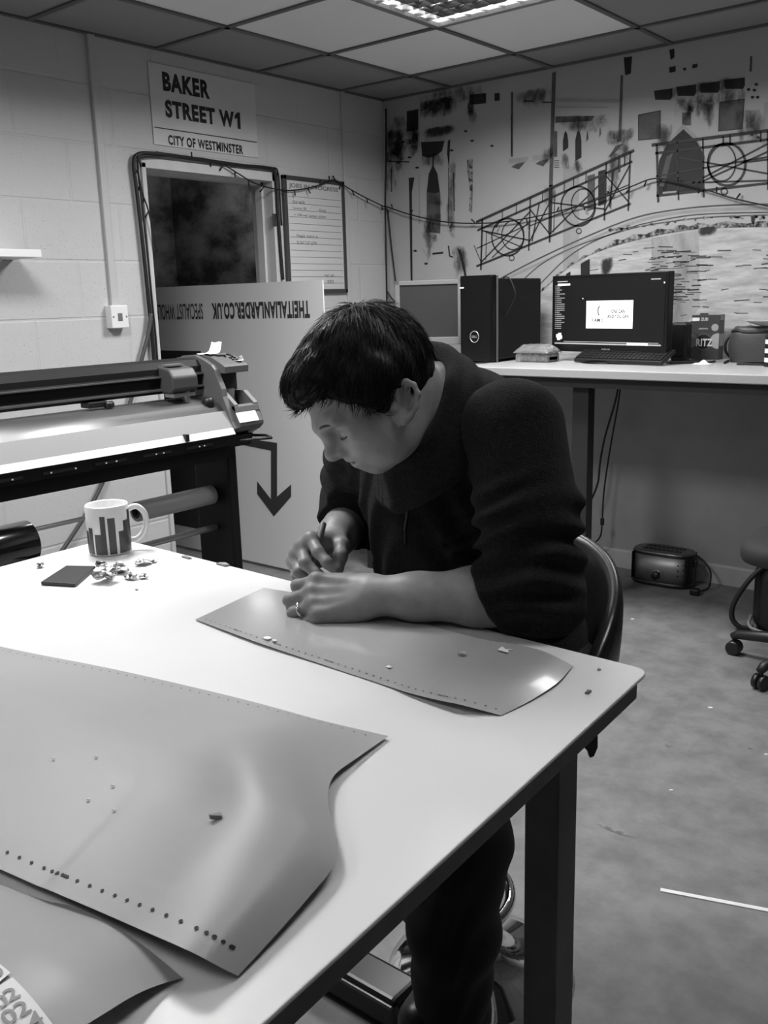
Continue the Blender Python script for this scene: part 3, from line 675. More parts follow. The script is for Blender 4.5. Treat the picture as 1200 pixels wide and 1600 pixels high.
mb = MB(); mb.box((.925, -.607, TB+.345), (.945, -.603, TB+.349)); mb.build('power_light', mat('led_white', 240, .5, emit=1.5), t)
for (fx_, fy_) in [(.95, -.56), (1.05, -.56), (.95, -.25), (1.05, -.25)]:
    mb = MB(); mb.box((fx_, fy_, TB), (fx_+.03, fy_+.05, TB+.013)); mb.build('rubber_foot', BLACK, t)
mb = MB(); mb.tube(spline([at_y(*q, -.47) for q in [(786, 440)]]+[at_y(*q, -.5) for q in [(788, 433), (795, 434), (800, 442), (805, 462), (792, 490), (784, 500), (783, 535), (778, 548), (765, 562)]]+[at_y(762, 566, -.62), (1.04, -.838, TB+.004), (1.04, -.845, TB-.05), (1.03, -.84, TB-.09)], 6), .0035, 6)
tag(mb.build('cable', CABLE), 'thin black cable trailing over the tower side and down the bench edge', 'cable')
# small beige monitor
t = thing('monitor', 'small pale square monitor switched off left of the computer tower', 'monitor', (.68, -.5, TB))
yw = math.radians(27); org = (.672, -.50, TB)
BE = mat('monitor_beige', 128, .5)
mb = MB(); w2, z0, z1 = .172, .075, .39
for a, b in [((-w2, -.03, z0), (-w2+.024, .015, z1)), ((w2-.03, -.03, z0), (w2, .015, z1)), ((-w2, -.03, z1-.022), (w2, .015, z1)), ((-w2, -.03, z0), (w2, .015, z0+.038))]: local_box(mb, org, yw, a, b, .003)
local_box(mb, org, yw, (-w2+.01, -.0, z0+.01), (w2-.01, .05, z1-.01), .01); mb.build('housing', BE, t)
mb = MB(); local_box(mb, org, yw, (-w2+.022, -.022, z0+.036), (w2-.028, -.015, z1-.02)); mb.build('screen', mat('monitor_screen_off', 58, .35), t)
mb = MB(); local_box(mb, org, yw, (-.03, -.031, z0+.012), (.04, -.0295, z0+.016)); mb.build('button_strip', DGREY, t)
mb = MB(); local_box(mb, org, yw, (-.03, .02, .02), (.03, .05, .16), .004); local_box(mb, org, yw, (-.11, -.08, 0), (.11, .09, .018), .006); mb.build('stand', mat('monitor_stand', 70, .5), t)
mb = MB()
mb.tube(spline([(.80, -.36, TB+.16), (.87, -.3, TB+.13), (.93, -.2, TB+.11)], 5), .004, 6); mb.tube(spline([(.80, -.36, TB+.11), (.87, -.3, TB+.10), (.93, -.2, TB+.09)], 5), .005, 6)
tag(mb.build('cable', CABLE), 'black video cables linking the pale monitor and the tower', 'cable')
mb = MB()
for k in range(5):
    p = Vector((.79+.02*k, -.55+.015*k, TB+.003)); mb.tube(spline([p, p+Vector((.03, .02, .028-.004*k)), p+Vector((.065, .0, .012)), p+Vector((.085, -.02, .004))], 5), .004, 6)
tag(mb.build('white_cable', WHITE), 'tangle of white cable at the foot of the computer tower', 'cable')
# main monitor
t = thing('monitor', 'wide black monitor switched on showing a white page on dark background', 'monitor', (1.60, -.42, TB))
p0 = at_y(868, 549, -.30); yw = math.radians(-11); org = (1.60, -.43, TB)
mw, mz0, mz1 = .311, .045, .388
mb = MB(); local_box(mb, org, yw, (-mw, -.012, mz0), (mw, .03, mz1), .004); mb.build('housing', mat('monitor_black', 13, .4, spec=.3), t)
SX, SZ0, SZ1 = mw-.014, mz0+.034, mz1-.014
mb = MB(); local_box(mb, org, yw, (-SX, -.0135, SZ0), (SX, -.0125, SZ1)); scr = mb.build('screen', mat('screen_dark_page', 24, .35, spec=.25), t)
def on_scr(mb, u0, v0, u1, v1, k=0):  # fractions of the screen, v from the top
    local_box(mb, org, yw, (-SX+2*SX*u0, -.0142-.0003*k, SZ1-(SZ1-SZ0)*v1), (-SX+2*SX*u1, -.0137, SZ1-(SZ1-SZ0)*v0))
GLOW = mat('screen_white', 240, .5, emit=.55); GLOWG = mat('screen_grey', 150, .5, emit=.12)
mb = MB(); on_scr(mb, .315, .345, .735, .755); page = mb.build('lit_page', GLOW, scr)
mb = MB(); on_scr(mb, .035, .075, .155, .105); on_scr(mb, .69, .965, .87, 1.0); on_scr(mb, .985, .10, .995, .12); on_scr(mb, .275, .3, .283, .315)
for (u, v, s) in [(.025, .85, .02), (.045, .83, .03), (.06, .87, .024), (.035, .89, .03)]: on_scr(mb, u, v, u+s, v+.05)
mb.build('screen_icons', GLOW, scr)
mb = MB()
for k in range(22):
    on_scr(mb, .012, .10+.031*k, .018, .113+.031*k)
    on_scr(mb, .024, .102+.031*k, .024+random.choice([.03, .05, .08]), .112+.031*k)
on_scr(mb, .10, .955, .96, .965); on_scr(mb, 0.01, .978, .98, 1.0); on_scr(mb, .03, .035, .13, .05); on_scr(mb, .88, .05, .96, .065)
mb.build('side_menu', GLOWG, scr)
mb = MB(); Rz = Matrix.Rotation(yw, 3, 'Z')
def scr_pt(u, v, d=.0148): return Vector(org)+Rz @ Vector((-SX+2*SX*u, -d, SZ1-(SZ1-SZ0)*v))
U = Rz @ Vector((1, 0, 0))
add_text(mb, 'ONE CAN', scr_pt(.545, .53), U, ZU, 2*SX*.12, .017, .03); add_text(mb, 'AND YOU CAN', scr_pt(.51, .605), U, ZU, 2*SX*.19, .017, .03); add_text(mb, 'I AM', scr_pt(.37, .66), U, ZU, 2*SX*.075, .017, .03)
mb.tube([scr_pt(.44, .42), scr_pt(.425, .46), scr_pt(.425, .52), scr_pt(.435, .56)], .0024, 5); mb.tube([scr_pt(.455, .66), scr_pt(.465, .60), scr_pt(.475, .66)], .0016, 5)
mb.build('page_text', INK, scr)
mb = MB(); add_text(mb, 'SAMSUNG', Vector(org)+Rz @ Vector((-.022, -.0128, mz0+.012)), U, ZU, .045, .006, .02); mb.build('maker_lettering', mat('badge_silver', 190, .35, .6), t)
mb = MB(); local_box(mb, org, yw, (-.035, .02, .01), (.035, .05, .2), .004); mb.add([], []); b2 = Matrix.Translation(Vector(org)) @ Matrix.Rotation(yw, 4, 'Z')
mb.lathe([(0, .012), (.10, .012), (.125, .006), (.13, 0), (0, 0)], (org[0], org[1]+.03, org[2]), 36); mb.build('stand', mat('monitor_black', 13, .4, spec=.3), t)
# keyboard tilted up in front of the monitor
t = thing('keyboard', 'long black keyboard propped up against the lit monitor', 'keyboard', (1.63, -.6, TB))
kc = at_z(963, 569, TB); org = (kc.x+.01, kc.y-.02, TB+.002); yw = math.radians(22)
KM = Matrix.Translation(Vector(org)) @ Matrix.Rotation(math.radians(-9), 4, 'Z') @ Matrix.Rotation(math.radians(24), 4, 'X')
mb = MB(); mb.box((-.225, 0, 0), (.225, .115, .018), .004, KM); mb.build('base', mat('keyboard_black', 18, .5), t)
mb = MB()
for r_ in range(5):
    for c_ in range(21):
        x = -.218+.0208*c_; mb.box((x, .01+.02*r_, .018), (x+.0175, .027+.02*r_, .0225), 0, KM)
mb.build('keys', mat('key_black', 18, .5), t)
# clear food box
t = thing('food_box', 'clear plastic food tray box with shiny lid on the bench edge', 'food box', (1.235, -.55, TB))
c = at_z(832, 566, TB)+Vector((0, .045, 0)); PL = mat('clear_plastic', 235, .12, trans=.85, spec=.8)
mb = MB(); mb.prism([(c.x-.085, c.y-.06, TB), (c.x+.085, c.y-.06, TB), (c.x+.085, c.y+.06, TB), (c.x-.085, c.y+.06, TB)], (0, 0, .04)); mb.build('tray', PL, t, bevel=.008)
mb = MB(); mb.grid(lambda u, v: Vector((c.x-.093+.186*u, c.y-.068+.136*v, TB+.043+.036*(min(1, 5*min(u, 1-u))*min(1, 5*min(v, 1-v)))**.6+.003*math.sin(u*21)*math.sin(v*17))), 26, 20); mb.build('lid', PL, t, solid=.0012)
for k in range(7):
    x = c.x-.065+.022*k; mb = MB(); mb.box((x, c.y-.045, TB+.004), (x+.018, c.y+.04, TB+.03+.008*(k % 3)), .006)
    mb.build('food_piece', mat('food_brown', 88, .6, noise=(40, 130, .4, .6)), t)
# speaker
c = at_z(1063, 556, TB); 
t = thing('speaker', 'small black desktop loudspeaker right of the lit monitor', 'loudspeaker', (1.94, -.3, TB))
sx0 = at_y(1047, 530, -.24).x; sx1 = at_y(1073, 530, -.24).x; sz = at_y(1063, 504, -.24).z
mb = MB(); mb.box((sx0, -.24, TB), (sx1, -.175, sz), .012); mb.build('cabinet', mat('speaker_black', 20, .5), t)
mb = MB(); mb.box((sx0+.008, -.246, TB+.02), (sx1-.008, -.239, sz-.01), .004); mb.build('grille', mat('speaker_cloth', 14, .9, bump=(300, .3, .001)), t)
# cracker box
t = thing('cracker_box', 'upright cracker carton with big white capitals and round biscuits', 'carton', (2.0, -.06, TB))
ax0 = at_y(1080, 520, -.13).x; ax1 = at_y(1124, 520, -.13).x; az1 = at_y(1105, 492, -.13).z
RED = mat('carton_dark', 62, .45)
mb = MB(); mb.box((ax0, -.13, TB), (ax1, -.07, az1), .001); mb.prism([(ax0+.035, -.13, az1), (ax0+.075, -.13, az1), (ax0+.072, -.13, az1+.008), (ax0+.038, -.13, az1+.008)], (0, .002, 0)); mb.build('carton', RED, t)
cw, ch = ax1-ax0, az1-TB
def cp(u, v): return Vector((ax0+cw*u, -.1306, TB+ch*v))
def disc(mb, u, v, r, k=0, n=26, clip=True):
    pts = []
    for i in range(n):
        a = 2*PI*i/n; x = ax0+cw*u+r*math.cos(a); z = TB+ch*v+r*math.sin(a)
        if clip: x = min(max(x, ax0), ax1)
        pts.append((x, -.1306-.0003*k, z))
    mb.poly(pts)
mb = MB(); disc(mb, 0.02, .42, .030, 0); mb.m(1); disc(mb, .95, .42, .034, 0); disc(mb, .84, .72, .016, 1); mb.m(2); disc(mb, .46, .40, .038, 1); mb.m(3); disc(mb, .46, .40, .033, 2)
mb.m(4); mb.poly([cp(.02, .86), cp(.28, .87), cp(.28, .94), cp(.02, .94)]); mb.m(1); mb.poly([(ax1+.0004, -.125, TB+ch*.3), (ax1+.0004, -.075, TB+ch*.3), (ax1+.0004, -.075, TB+ch*.58), (ax1+.0004, -.125, TB+ch*.58)]); mb.poly([(ax1+.0004, -.125, TB+ch*.88), (ax1+.0004, -.085, TB+ch*.88), (ax1+.0004, -.085, TB+ch*.99), (ax1+.0004, -.125, TB+ch*.99)])
mb.build('biscuit_print', [mat('biscuit_mid', 96, .6), mat('biscuit_light', 158, .6), mat('carton_ring', 84, .5), mat('carton_badge', 22, .5), PAPER], t)
mb = MB(); add_text(mb, 'RITZ', cp(.2, .30)+Vector((0, -.0012, 0)), (1, 0, 0), ZU, cw*.58, ch*.17, .04); add_text(mb, 'ZUBI', cp(.33, .87), (1, 0, 0), ZU, cw*.25, ch*.07, .03); add_text(mb, 'ORIGINAL', cp(.26, .68), (1, 0, 0), ZU, cw*.34, ch*.03, .02)
mb.build('lettering', mat('carton_white', 205, .5), t)
# phone with cloth, pens
t = thing('mobile_phone', 'black phone lying flat on the bench in front of the speaker', 'phone', (1.85, -.48, TB))
c = at_z(1068, 568, TB); PM = Matrix.Translation(c+Vector((0, .03, 0))) @ Matrix.Rotation(.65, 4, 'Z')
mb = MB(); mb.box((-.08, -.04, 0), (.08, .04, .011), .004, PM); mb.build('body', BLACK, t)
mb = MB(); mb.box((-.07, -.035, .011), (.07, .035, .0118), 0, PM); mb.build('screen', mat('phone_glass', 40, .08), t)
c = at_z(1096, 570, TB); mb = MB()
mb.grid(lambda u, v: Vector((c.x-.04+.075*u, c.y-.01+.06*v, TB+.002+.012*math.sin(PI*u)*math.sin(PI*v)*(1+.5*math.sin(9*u+5*v)))), 14, 12); tag(mb.build('crumpled_tissue', PAPER, solid=.001), 'crumpled white tissue at the end of the phone', 'tissue')
for (q0, q1, lab) in [((1098, 568), (1124, 563), 'dark pen lying beside the crumpled tissue on the bench'), ((1131, 567), (1147, 559), 'dark pen pointing at the cool bag on the bench')]:
    a = at_z(*q0, TB+.005); b = at_z(*q1, TB+.005); d = (b-a); 
    if d.length > .15: b = a+d*(.15/d.length)
    mb = MB(); mb.tube([a, a.lerp(b, .06), a.lerp(b, .08), b.lerp(a, .04), b], [.0015, .004, .0045, .0045, .003], 8); tag(mb.build('pen', INK), lab, 'pen')
# lunch bag with bowl, striped jar
t = thing('cool_bag', 'soft dark zip cool bag at the right end of the bench', 'bag', (2.2, -.2, TB))
bx0 = at_y(1148, 540, -.2).x; bz1 = at_y(1180, 511, -.2).z
mb = MB()
def bagf(u, v):
    a = 2*PI*u; hx, hy = .16, .085; z = v
    s = (abs(math.cos(a))**.45)*(1 if math.cos(a) >= 0 else -1); c_ = (abs(math.sin(a))**.6)*(1 if math.sin(a) >= 0 else -1)
    bul = 1+.07*math.sin(PI*min(1, v*1.1))-.10*max(0, v-.8)*5*.6
    return Vector((bx0+.155+hx*s*bul, -.2+hy*c_*bul, TB+.002+(bz1-TB)*v+.003*math.sin(7*a+5*v)))
mb.grid(bagf, 60, 18); mb.poly([bagf(i/60, 1) for i in range(60)]); mb.build('body', mat('bag_grey_fabric', 62, .45, bump=(14, .25, .01)), t)
mb = MB(); mb.tube([bagf(i/60, .88)*1.0 for i in range(60)], .006, 6, closed=True); mb.build('zip_band', mat('bag_black_trim', 16, .5), t)
mb = MB(); mb.tube(spline([bagf(.5, .85), bagf(.5, .6)+Vector((-.015, -.02, 0)), bagf(.5, .3)+Vector((-.016, -.02, 0)), bagf(.5, .05)], 5), .006, 6); mb.build('side_strap', mat('bag_black_trim', 16, .5), t)
t = thing('bowl', 'shallow white bowl standing on top of the cool bag', 'bowl', (bx0+.19, -.2, bz1))
mb = MB(); mb.lathe([(0, .004), (.05, .004), (.10, .012), (.15, .030), (.158, .035), (.155, .036), (.10, .018), (0, .010)], (bx0+.2, -.2, bz1-.004), 44); mb.build('bowl', mat('bowl_white', 180, .35), t)
jc = at_z(1206, 574, TB)+Vector((0.0, .05, 0))
t = thing('striped_canister', 'black and white striped canister cut by the right photo edge', 'canister', (jc.x, jc.y, TB))
for k in range(7):
    mb = MB(); mb.lathe([(.045, TB+.018*k), (.045, TB+.018*(k+1))], (jc.x, jc.y, 0), 36)
    if k == 6: mb.lathe([(.045, TB+.126), (0, TB+.128)], (jc.x, jc.y, 0), 36)
    mb.build('stripe', [BLACK, WHITE][k % 2], t)
mb = MB(); mb.lathe([(.03, TB+.126), (.03, TB+.16), (.02, TB+.162), (0, TB+.162)], (jc.x, jc.y, 0), 30); mb.build('lid', WHITE, t)
mb = MB(); c = at_z(1178, 571, TB); mb.box((c.x-.07, c.y-.005, TB), (c.x+.05, c.y+.02, TB+.008), .002); tag(mb.build('pencil_case', INK), 'flat black case lying on the bench in front of the cool bag', 'case')
# cables hanging under the bench
mb = MB()
mb.tube(spline([at_y(*q, -.12) for q in [(968, 590), (962, 625), (946, 680), (938, 720), (934, 755), (922, 785)]], 6), .005, 6)
mb.tube(spline([at_y(*q, -.12) for q in [(971, 590), (966, 630), (957, 680), (948, 735), (943, 775), (941, 812), (938, 838), (926, 850), (915, 856)]], 6), .004, 6)
p = at_y(941, 815, -.12); mb.box(p-Vector((.009, .006, .018)), p+Vector((.009, .006, .018)), .002)
tag(mb.build('hanging_cable', CABLE), 'two black cables hanging from under the workbench beside its leg', 'cable')

# ------------------------------------------------------------------ toaster on the floor
A = at_z(983, 906, 0); B = at_z(1078, 922, 0)
tc_ = Vector(((A.x+B.x)/2, (A.y+B.y)/2+.05, 0)); ang = math.atan2(B.y-A.y, B.x-A.x); Lh = (B-A).length/2
t = thing('toaster', 'brushed steel two slot toaster standing on the floor under the bench', 'toaster', tc_)
TM = Matrix.Translation(tc_) @ Matrix.Rotation(ang, 4, 'Z')
def oval(hx, hy, e, n=48):
    out = []
    for i in range(n):
        a = 2*PI*i/n; c_, s_ = math.cos(a), math.sin(a)
        out.append((hx*math.copysign(abs(c_)**e, c_), hy*math.copysign(abs(s_)**.9, s_)))
    return out
def loft(mb, secs, cap=True):
    n = len(secs[0]); vs_ = [p for s in secs for p in s]; fs_ = []
    for i in range(len(secs)-1):
        for j in range(n): fs_.append([i*n+j, i*n+(j+1) % n, (i+1)*n+(j+1) % n, (i+1)*n+j])
    mb.add(vs_, fs_, True)
    if cap: mb.add(secs[0], [list(range(n))[::-1]], False); mb.add(secs[-1], [list(range(n))], False)
def tsec(hx, hy, z, e=.55): return [TM @ Vector((x, y, z)) for x, y in oval(hx, hy, e)]
HY = .082; HT = .168
mb = MB(); loft(mb, [tsec(Lh*.98, HY*.98, .0), tsec(Lh*1.0, HY*1.02, .006), tsec(Lh*.99, HY*1.0, .024)]); mb.build('base', mat('toaster_black', 24, .4), t)
mb = MB(); loft(mb, [tsec(Lh*.955, HY*.98, .024), tsec(Lh*.95, HY*.98, HT-.018)]); mb.build('steel_body', mat('toaster_steel', 150, .45, .7, bump=(80, .03, .001), stretch=(1, 1, .05)), t)
for s in (-1, 1):
    mb = MB(); loft(mb, [[TM @ Vector((s*max(Lh*.86, s*(x)) if True else x, y, z)) for x, y in oval(Lh*.985, HY*.99, .55)] for z in (.022, HT-.012)]); mb.build('end_cap', mat('toaster_black', 24, .4), t)
mb = MB(); loft(mb, [tsec(Lh*.985, HY*1.0, HT-.018), tsec(Lh*.99, HY*1.01, HT-.012)]); mb.build('top_band', mat('toaster_black', 24, .4), t)
mb = MB(); loft(mb, [tsec(Lh*.97, HY*.99, HT-.012), tsec(Lh*.95, HY*.95, HT-.001), tsec(Lh*.88, HY*.85, HT+.002)]); mb.build('top', mat('toaster_top', 120, .35, .8), t)
for s in (-1, 1):
    mb = MB(); mb.box((-Lh*.62, s*.026-.014, HT-.02), (Lh*.62, s*.026+.014, HT+.0035), .001, TM); sl = mb.build('slot', mat('slot_dark', 26, .6), t)
    mb = MB()
    for k in range(9): mb.box((-Lh*.58+k*Lh*.14, s*.026-.013, HT+.003), (-Lh*.58+k*Lh*.14+.002, s*.026+.013, HT+.0045), 0, TM)
    mb.build('slot_wires', STEEL, sl)
mb = MB(); kx = .0; mb.lathe([(0, -.02), (.019, -.018), (.021, -.012), (.021, 0)], (0, 0, 0), 24, 'y')
mb.v = [tuple(TM @ (Vector(v)+Vector((-.005, -HY*.985, .056)))) for v in mb.v]; mb.build('dial', BLACK, t)
mb = MB(); mb.tube([TM @ (Vector((-.005, -HY*1.0, .056))+Vector((.023*math.cos(a), 0, .023*math.sin(a)))) for a in [2*PI*i/24 for i in range(24)]], .0018, 6, closed=True); mb.build('dial_ring', CHROME, t)
for k in range(3):
    mb = MB(); mb.lathe([(0, -.007), (.009, -.006), (.010, 0)], (0, 0, 0), 16, 'y'); xx = Lh*.60; yy = -HY*.80
    mb.v = [tuple(TM @ (Vector((v[0], v[1], v[2]*.7))+Vector((xx, yy, .115-.026*k)))) for v in mb.v]; mb.build('button', BLACK, t)
mb = MB()
for k in range(3):
    for q in range(3): mb.box((Lh*.69+.008*q, -HY*.80, .118-.026*k), (Lh*.69+.008*q+.005, -HY*.70, .121-.026*k), 0, TM)
mb.build('button_marks', DGREY, t)
mb = MB(); mb.box((Lh*.97, -.012, .10), (Lh*1.08, .012, .135), .004, TM); mb.build('lever', BLACK, t)
mb = MB(); pw = [TM @ Vector((Lh*.95, .03, .13)), at_y(1083, 865, -.08), at_y(1100, 877, -.08), at_y(1110, 893, -.1), at_y(1110, 908, -.14), at_z(1106, 919, .006), at_z(1092, 924, .012)]
mb.tube(spline(pw, 6), .004, 8); pp = at_z(1086, 925, .015)
mb.box(pp+Vector((-.022, -.018, -.015)), pp+Vector((.022, .018, .018)), .008); mb.build('power_cord', CABLE, t)

# ------------------------------------------------------------------ office chair and bag at the right edge
oc = Vector((2.66, -.875, 0))
t = thing('office_chair', 'black swivel office chair on castors cut by the right photo edge', 'office chair', oc)
BP = mat('chair_black', 30, .45); SEATM = mat('chair_seat_fabric', 44, .8, bump=(160, .3, .002))
for k in range(5):
    a = math.radians(178+72*k); d = Vector((math.cos(a), math.sin(a), 0)); 
    mb = MB(); mb.tube([oc+d*.03+Vector((0, 0, .10)), oc+d*.16+Vector((0, 0, .098)), oc+d*.275+Vector((0, 0, .083)), oc+d*.295+Vector((0, 0, .07))], [.026, .022, .018, .014], 10); arm = mb.build('base_arm', BP, t)
    c = oc+d*.285; s = Vector((-d.y, d.x, 0))
    mb = MB()
    mb.tube([c+Vector((0, 0, .085)), c+Vector((0, 0, .045))], .008, 8)
    for q in (-1, 1):
        e = c+s*(.013*q)+Vector((0, 0, .028)); mb.tube([e-s*.010, e-s*.008, e+s*.008, e+s*.010], [.020, .028, .028, .020], 18)
    mb.build('castor', mat('castor_black', 26, .35), arm)
mb = MB(); mb.lathe([(.028, .08), (.028, .2), (.022, .2), (.022, .40), (.03, .40), (.06, .42), (0, .42)], oc, 24); mb.build('gas_column', BP, t)
mb = MB(); mb.grid(lambda u, v: oc+Vector((.25*math.copysign(abs(math.cos(2*PI*u))**.6, math.cos(2*PI*u))*[.0, .8, .97, 1, 1, .97, .85, 0][int(round(v*7))], .24*math.copysign(abs(math.sin(2*PI*u))**.6, math.sin(2*PI*u))*[.0, .8, .97, 1, 1, .97, .85, 0][int(round(v*7))], [.42, .42, .43, .445, .47, .492, .504, .508][int(round(v*7))])), 48, 7); mb.build('seat', SEATM, t)
mb = MB(); mb.tube([oc+Vector((.1, .05, .41)), oc+Vector((.28, .1, .45)), oc+Vector((.31, .12, .7))], .018, 8); mb.box(oc+Vector((.27, -.12, .62)), oc+Vector((.33, .3, 1.02)), .025); mb.build('backrest', SEATM, t)
bc = Vector((2.50, -.50, 0))
t = thing('backpack', 'black shiny backpack with side strap on the floor behind the office chair', 'backpack', bc)
mb = MB(); mb.grid(lambda u, v: bc+Vector((.17*math.copysign(abs(math.cos(2*PI*u))**.6, math.cos(2*PI*u))*min(1, (1.02-v)*5)**.5*(1 if v > .08 else .9), .10*math.sin(2*PI*u)*min(1, (1.02-v)*4)**.5, .01+.30*v+.004*math.sin(9*u*PI+8*v))), 48, 20); mb.build('bag_body', mat('nylon_black', 14, .3, bump=(18, .4, .01)), t)
mb = MB(); mb.tube(spline([bc+Vector((-.12, -.06, .285)), bc+Vector((-.17, -.09, .22)), bc+Vector((-.22, -.10, .12)), bc+Vector((-.225, -.10, .05)), bc+Vector((-.19, -.09, .012)), bc+Vector((-.15, -.06, .012))], 6), .011, 8); mb.build('strap', mat('webbing_black', 24, .6), t)
mb = MB(); mb.tube(spline([bc+Vector((-.165, -.05, .06)), bc+Vector((-.15, -.09, .02)), bc+Vector((0, -.115, .012)), bc+Vector((.16, -.09, .015))], 6), .008, 8); mb.build('base_piping', mat('piping_grey', 120, .4), t)

# floor litter
mb = MB(); a = at_z(1032, 1391, 0); b = at_z(1215, 1426, 0); d = (b-a).normalized(); s = Vector((-d.y, d.x, 0))*.006
mb.prism([a+s, b+s, b-s, a-s], (0, 0, .0025)); tag(mb.build('white_strip', WHITE), 'thin white plastic strip lying on the floor at right', 'strip')
for (px, py, r_, lab) in [(1110, 1107, .009, 'tiny white paper scrap on the floor below the office chair castor'), (988, 968, .008, 'tiny pale paper scrap on the floor beside the stool back'), (1049, 1236, .006, 'smallest pale crumb on the floor right of the table leg'), (1197, 1180, .006, 'pale crumb on the floor at the right photo edge')]:
    p = at_z(px, py, 0); mb = MB(); mb.prism([(p.x-r_, p.y, 0), (p.x, p.y-.5*r_, 0), (p.x+r_, p.y+.2*r_, 0), (p.x+.2*r_, p.y+.6*r_, 0)], (0, 0, .004)); tag(mb.build('floor_scrap', PAPER), lab, 'scrap')
# ------------------------------------------------------------------ work table
TZ = .91
tl = [Vector((1.842, -3.232, 0)), Vector((3.036, -3.262, 0)), Vector((3.165, -5.66, 0)), Vector((1.93, -5.64, 0))]
def rounded(poly, r, n=6):
    out = []
    k = len(poly)
    for i in range(k):
        p = poly[i]; a = (poly[i-1]-p).normalized(); b = (poly[(i+1) % k]-p).normalized()
        for j in range(n+1):
            t_ = j/n; q = p+a*r*(1-t_)**2+b*r*t_**2; out.append(q)
    return out
t = thing('work_table', 'large work table with glossy white top and dark edge in the foreground', 'table', (2.5, -4.4, 0))
cen = sum(tl, Vector())/4
mb = MB(); mb.prism([Vector((p.x, p.y, TZ-.005)) for p in rounded(tl, .022)], (0, 0, .005)); mb.build('white_top_sheet', mat('table_white', 226, .38, noise=(2, 221, .3, .7)), t, bevel=.0015)
inn = [p+(cen-p).normalized()*.014 for p in tl]
mb = MB(); mb.prism([Vector((p.x, p.y, TZ-.031)) for p in rounded(inn, .018)], (0, 0, .026)); mb.build('board', mat('table_edge_dark', 112, .6, noise=(30, 96, .3, .7)), t)
LEG = mat('table_leg_dark', 104, .6, noise=(14, 88, .3, .7))
for (x, y) in [(2.966, -3.454), (1.93, -3.454), (1.98, -5.5), (3.06, -5.5)]:
    mb = MB(); mb.box((x, y, 0), (x+.046, y+.046, TZ-.029), .002); mb.build('leg', LEG, t)
mb = MB(); mb.box((1.976, -3.445, TZ-.075), (2.966, -3.425, TZ-.03)); mb.build('apron', LEG, t)
mb = MB(); mb.box((1.97, -5.49, TZ-.075), (3.07, -5.47, TZ-.03)); mb.build('apron', LEG, t)
# black flight-case lid on the floor under the table
t = thing('black_case', 'long black case lying on the floor under the table beside the stool', 'case', (2.1, -3.15, 0))
p = at_z(638, 1577, .075); q = at_z(652, 1538, .075)
mb = MB(); mb.box((1.45, p.y-.005, .004), (p.x-.03, q.y+.02, .075), .012, seg=3); mb.build('case_body', mat('case_black', 20, .3), t)
mb = MB(); mb.box((1.45, p.y-.009, .058), (p.x-.035, p.y-.004, .066), .001); mb.build('edge_strip', mat('case_glint', 96, .35, .6), t)  # pale strip stands in for the highlight along the case's top front edge

# ------------------------------------------------------------------ vinyl sheets on the table
def coons(back, near, right, hf):
    """sheet surface: u along the sheet (0 left, 1 right edge), v across (0 back, 1 near)"""
    def fn(u, v):
        b = back(u); n = near(u); r = right(v); l = back(0).lerp(near(0), v)
        r0, r1 = right(0), right(1)
        p = b.lerp(n, v) + l.lerp(r, u) - (back(0).lerp(right(0), u)).lerp(near(0).lerp(right(1), u), v)
        return p + Vector((0, 0, hf(u, v)))
    return fn
def pl(pts):
    pts = [Vector(p) for p in pts]; sp = spline(pts, 10); d = [0]
    for i in range(1, len(sp)): d.append(d[-1]+(sp[i]-sp[i-1]).length)
    def f(t_):
        x = t_*d[-1]
        for i in range(1, len(sp)):
            if x <= d[i]+1e-9:
                k = (x-d[i-1])/max(1e-9, d[i]-d[i-1]); return sp[i-1].lerp(sp[i], k)
        return sp[-1]
    return f
VIN = mat('grey_vinyl', 168, .44, noise=(2.2, 158, .3, .7), bump=(5, .12, .012), spec=.35)
VIND = mat('grey_vinyl_strip', 168, .24, noise=(3, 160, .3, .7), coat=.35)
HOLE = mat('punched_hole', 34, .7)
def dots(mb, fn, vv, us, r):
    for u in us:
        p = fn(u, vv); du = (fn(min(1, u+.004), vv)-fn(u-.004, vv)).normalized(); dv = (fn(u, min(1, vv+.01))-fn(u, vv-.01)).normalized(); n_ = du.cross(dv)
        if n_.z < 0: n_ = -n_
        mb.poly([p+n_*.0008+du*r*math.cos(a)+dv*r*math.sin(a) for a in [2*PI*i/12 for i in range(12)]])
# big sheet
bk = pl([(1.965, -3.765, TZ+.004), at_z(0, 1010, TZ+.003), at_z(180, 1046, TZ+.003), at_z(370, 1090, TZ+.003), at_z(500, 1125, TZ+.003), at_z(607, 1150, TZ+.004)])
nr = pl([(2.30, -4.07, TZ+.010), at_z(0, 1358, TZ+.010), at_z(70, 1388, TZ+.011), at_z(150, 1422, TZ+.016), at_z(230, 1457, TZ+.024), at_z(300, 1488, TZ+.026), at_z(345, 1512, TZ+.014), at_z(372, 1525, TZ+.003)])
rt = pl([at_z(607, 1150, TZ+.004), at_z(560, 1183, TZ+.006), at_z(522, 1212, TZ+.010), at_z(512, 1250, TZ+.014), at_z(522, 1295, TZ+.014), at_z(528, 1325, TZ+.013), at_z(518, 1358, TZ+.011), at_z(480, 1405, TZ+.009), at_z(430, 1462, TZ+.006), at_z(372, 1525, TZ+.002)])
def hB(u, v):
    e = max(0, u-.55)/.45
    return .024*math.sin(PI*v**.85)**1.1*(math.exp(-((u-.90)/.085)**2)-math.exp(-(.10/.085)**2)*min(1, max(0, (u-.55)/.45))**3) + .0035*math.sin(PI*v)*math.sin(PI*min(1, u*1.05))*(1+.4*math.sin(7*u+4*v)) + .003*math.sin(11*u+6*v)*math.sin(PI*v)*(1-u)
fB = coons(bk, nr, rt, hB)
mb = MB(); mb.grid(fB, 110, 60)
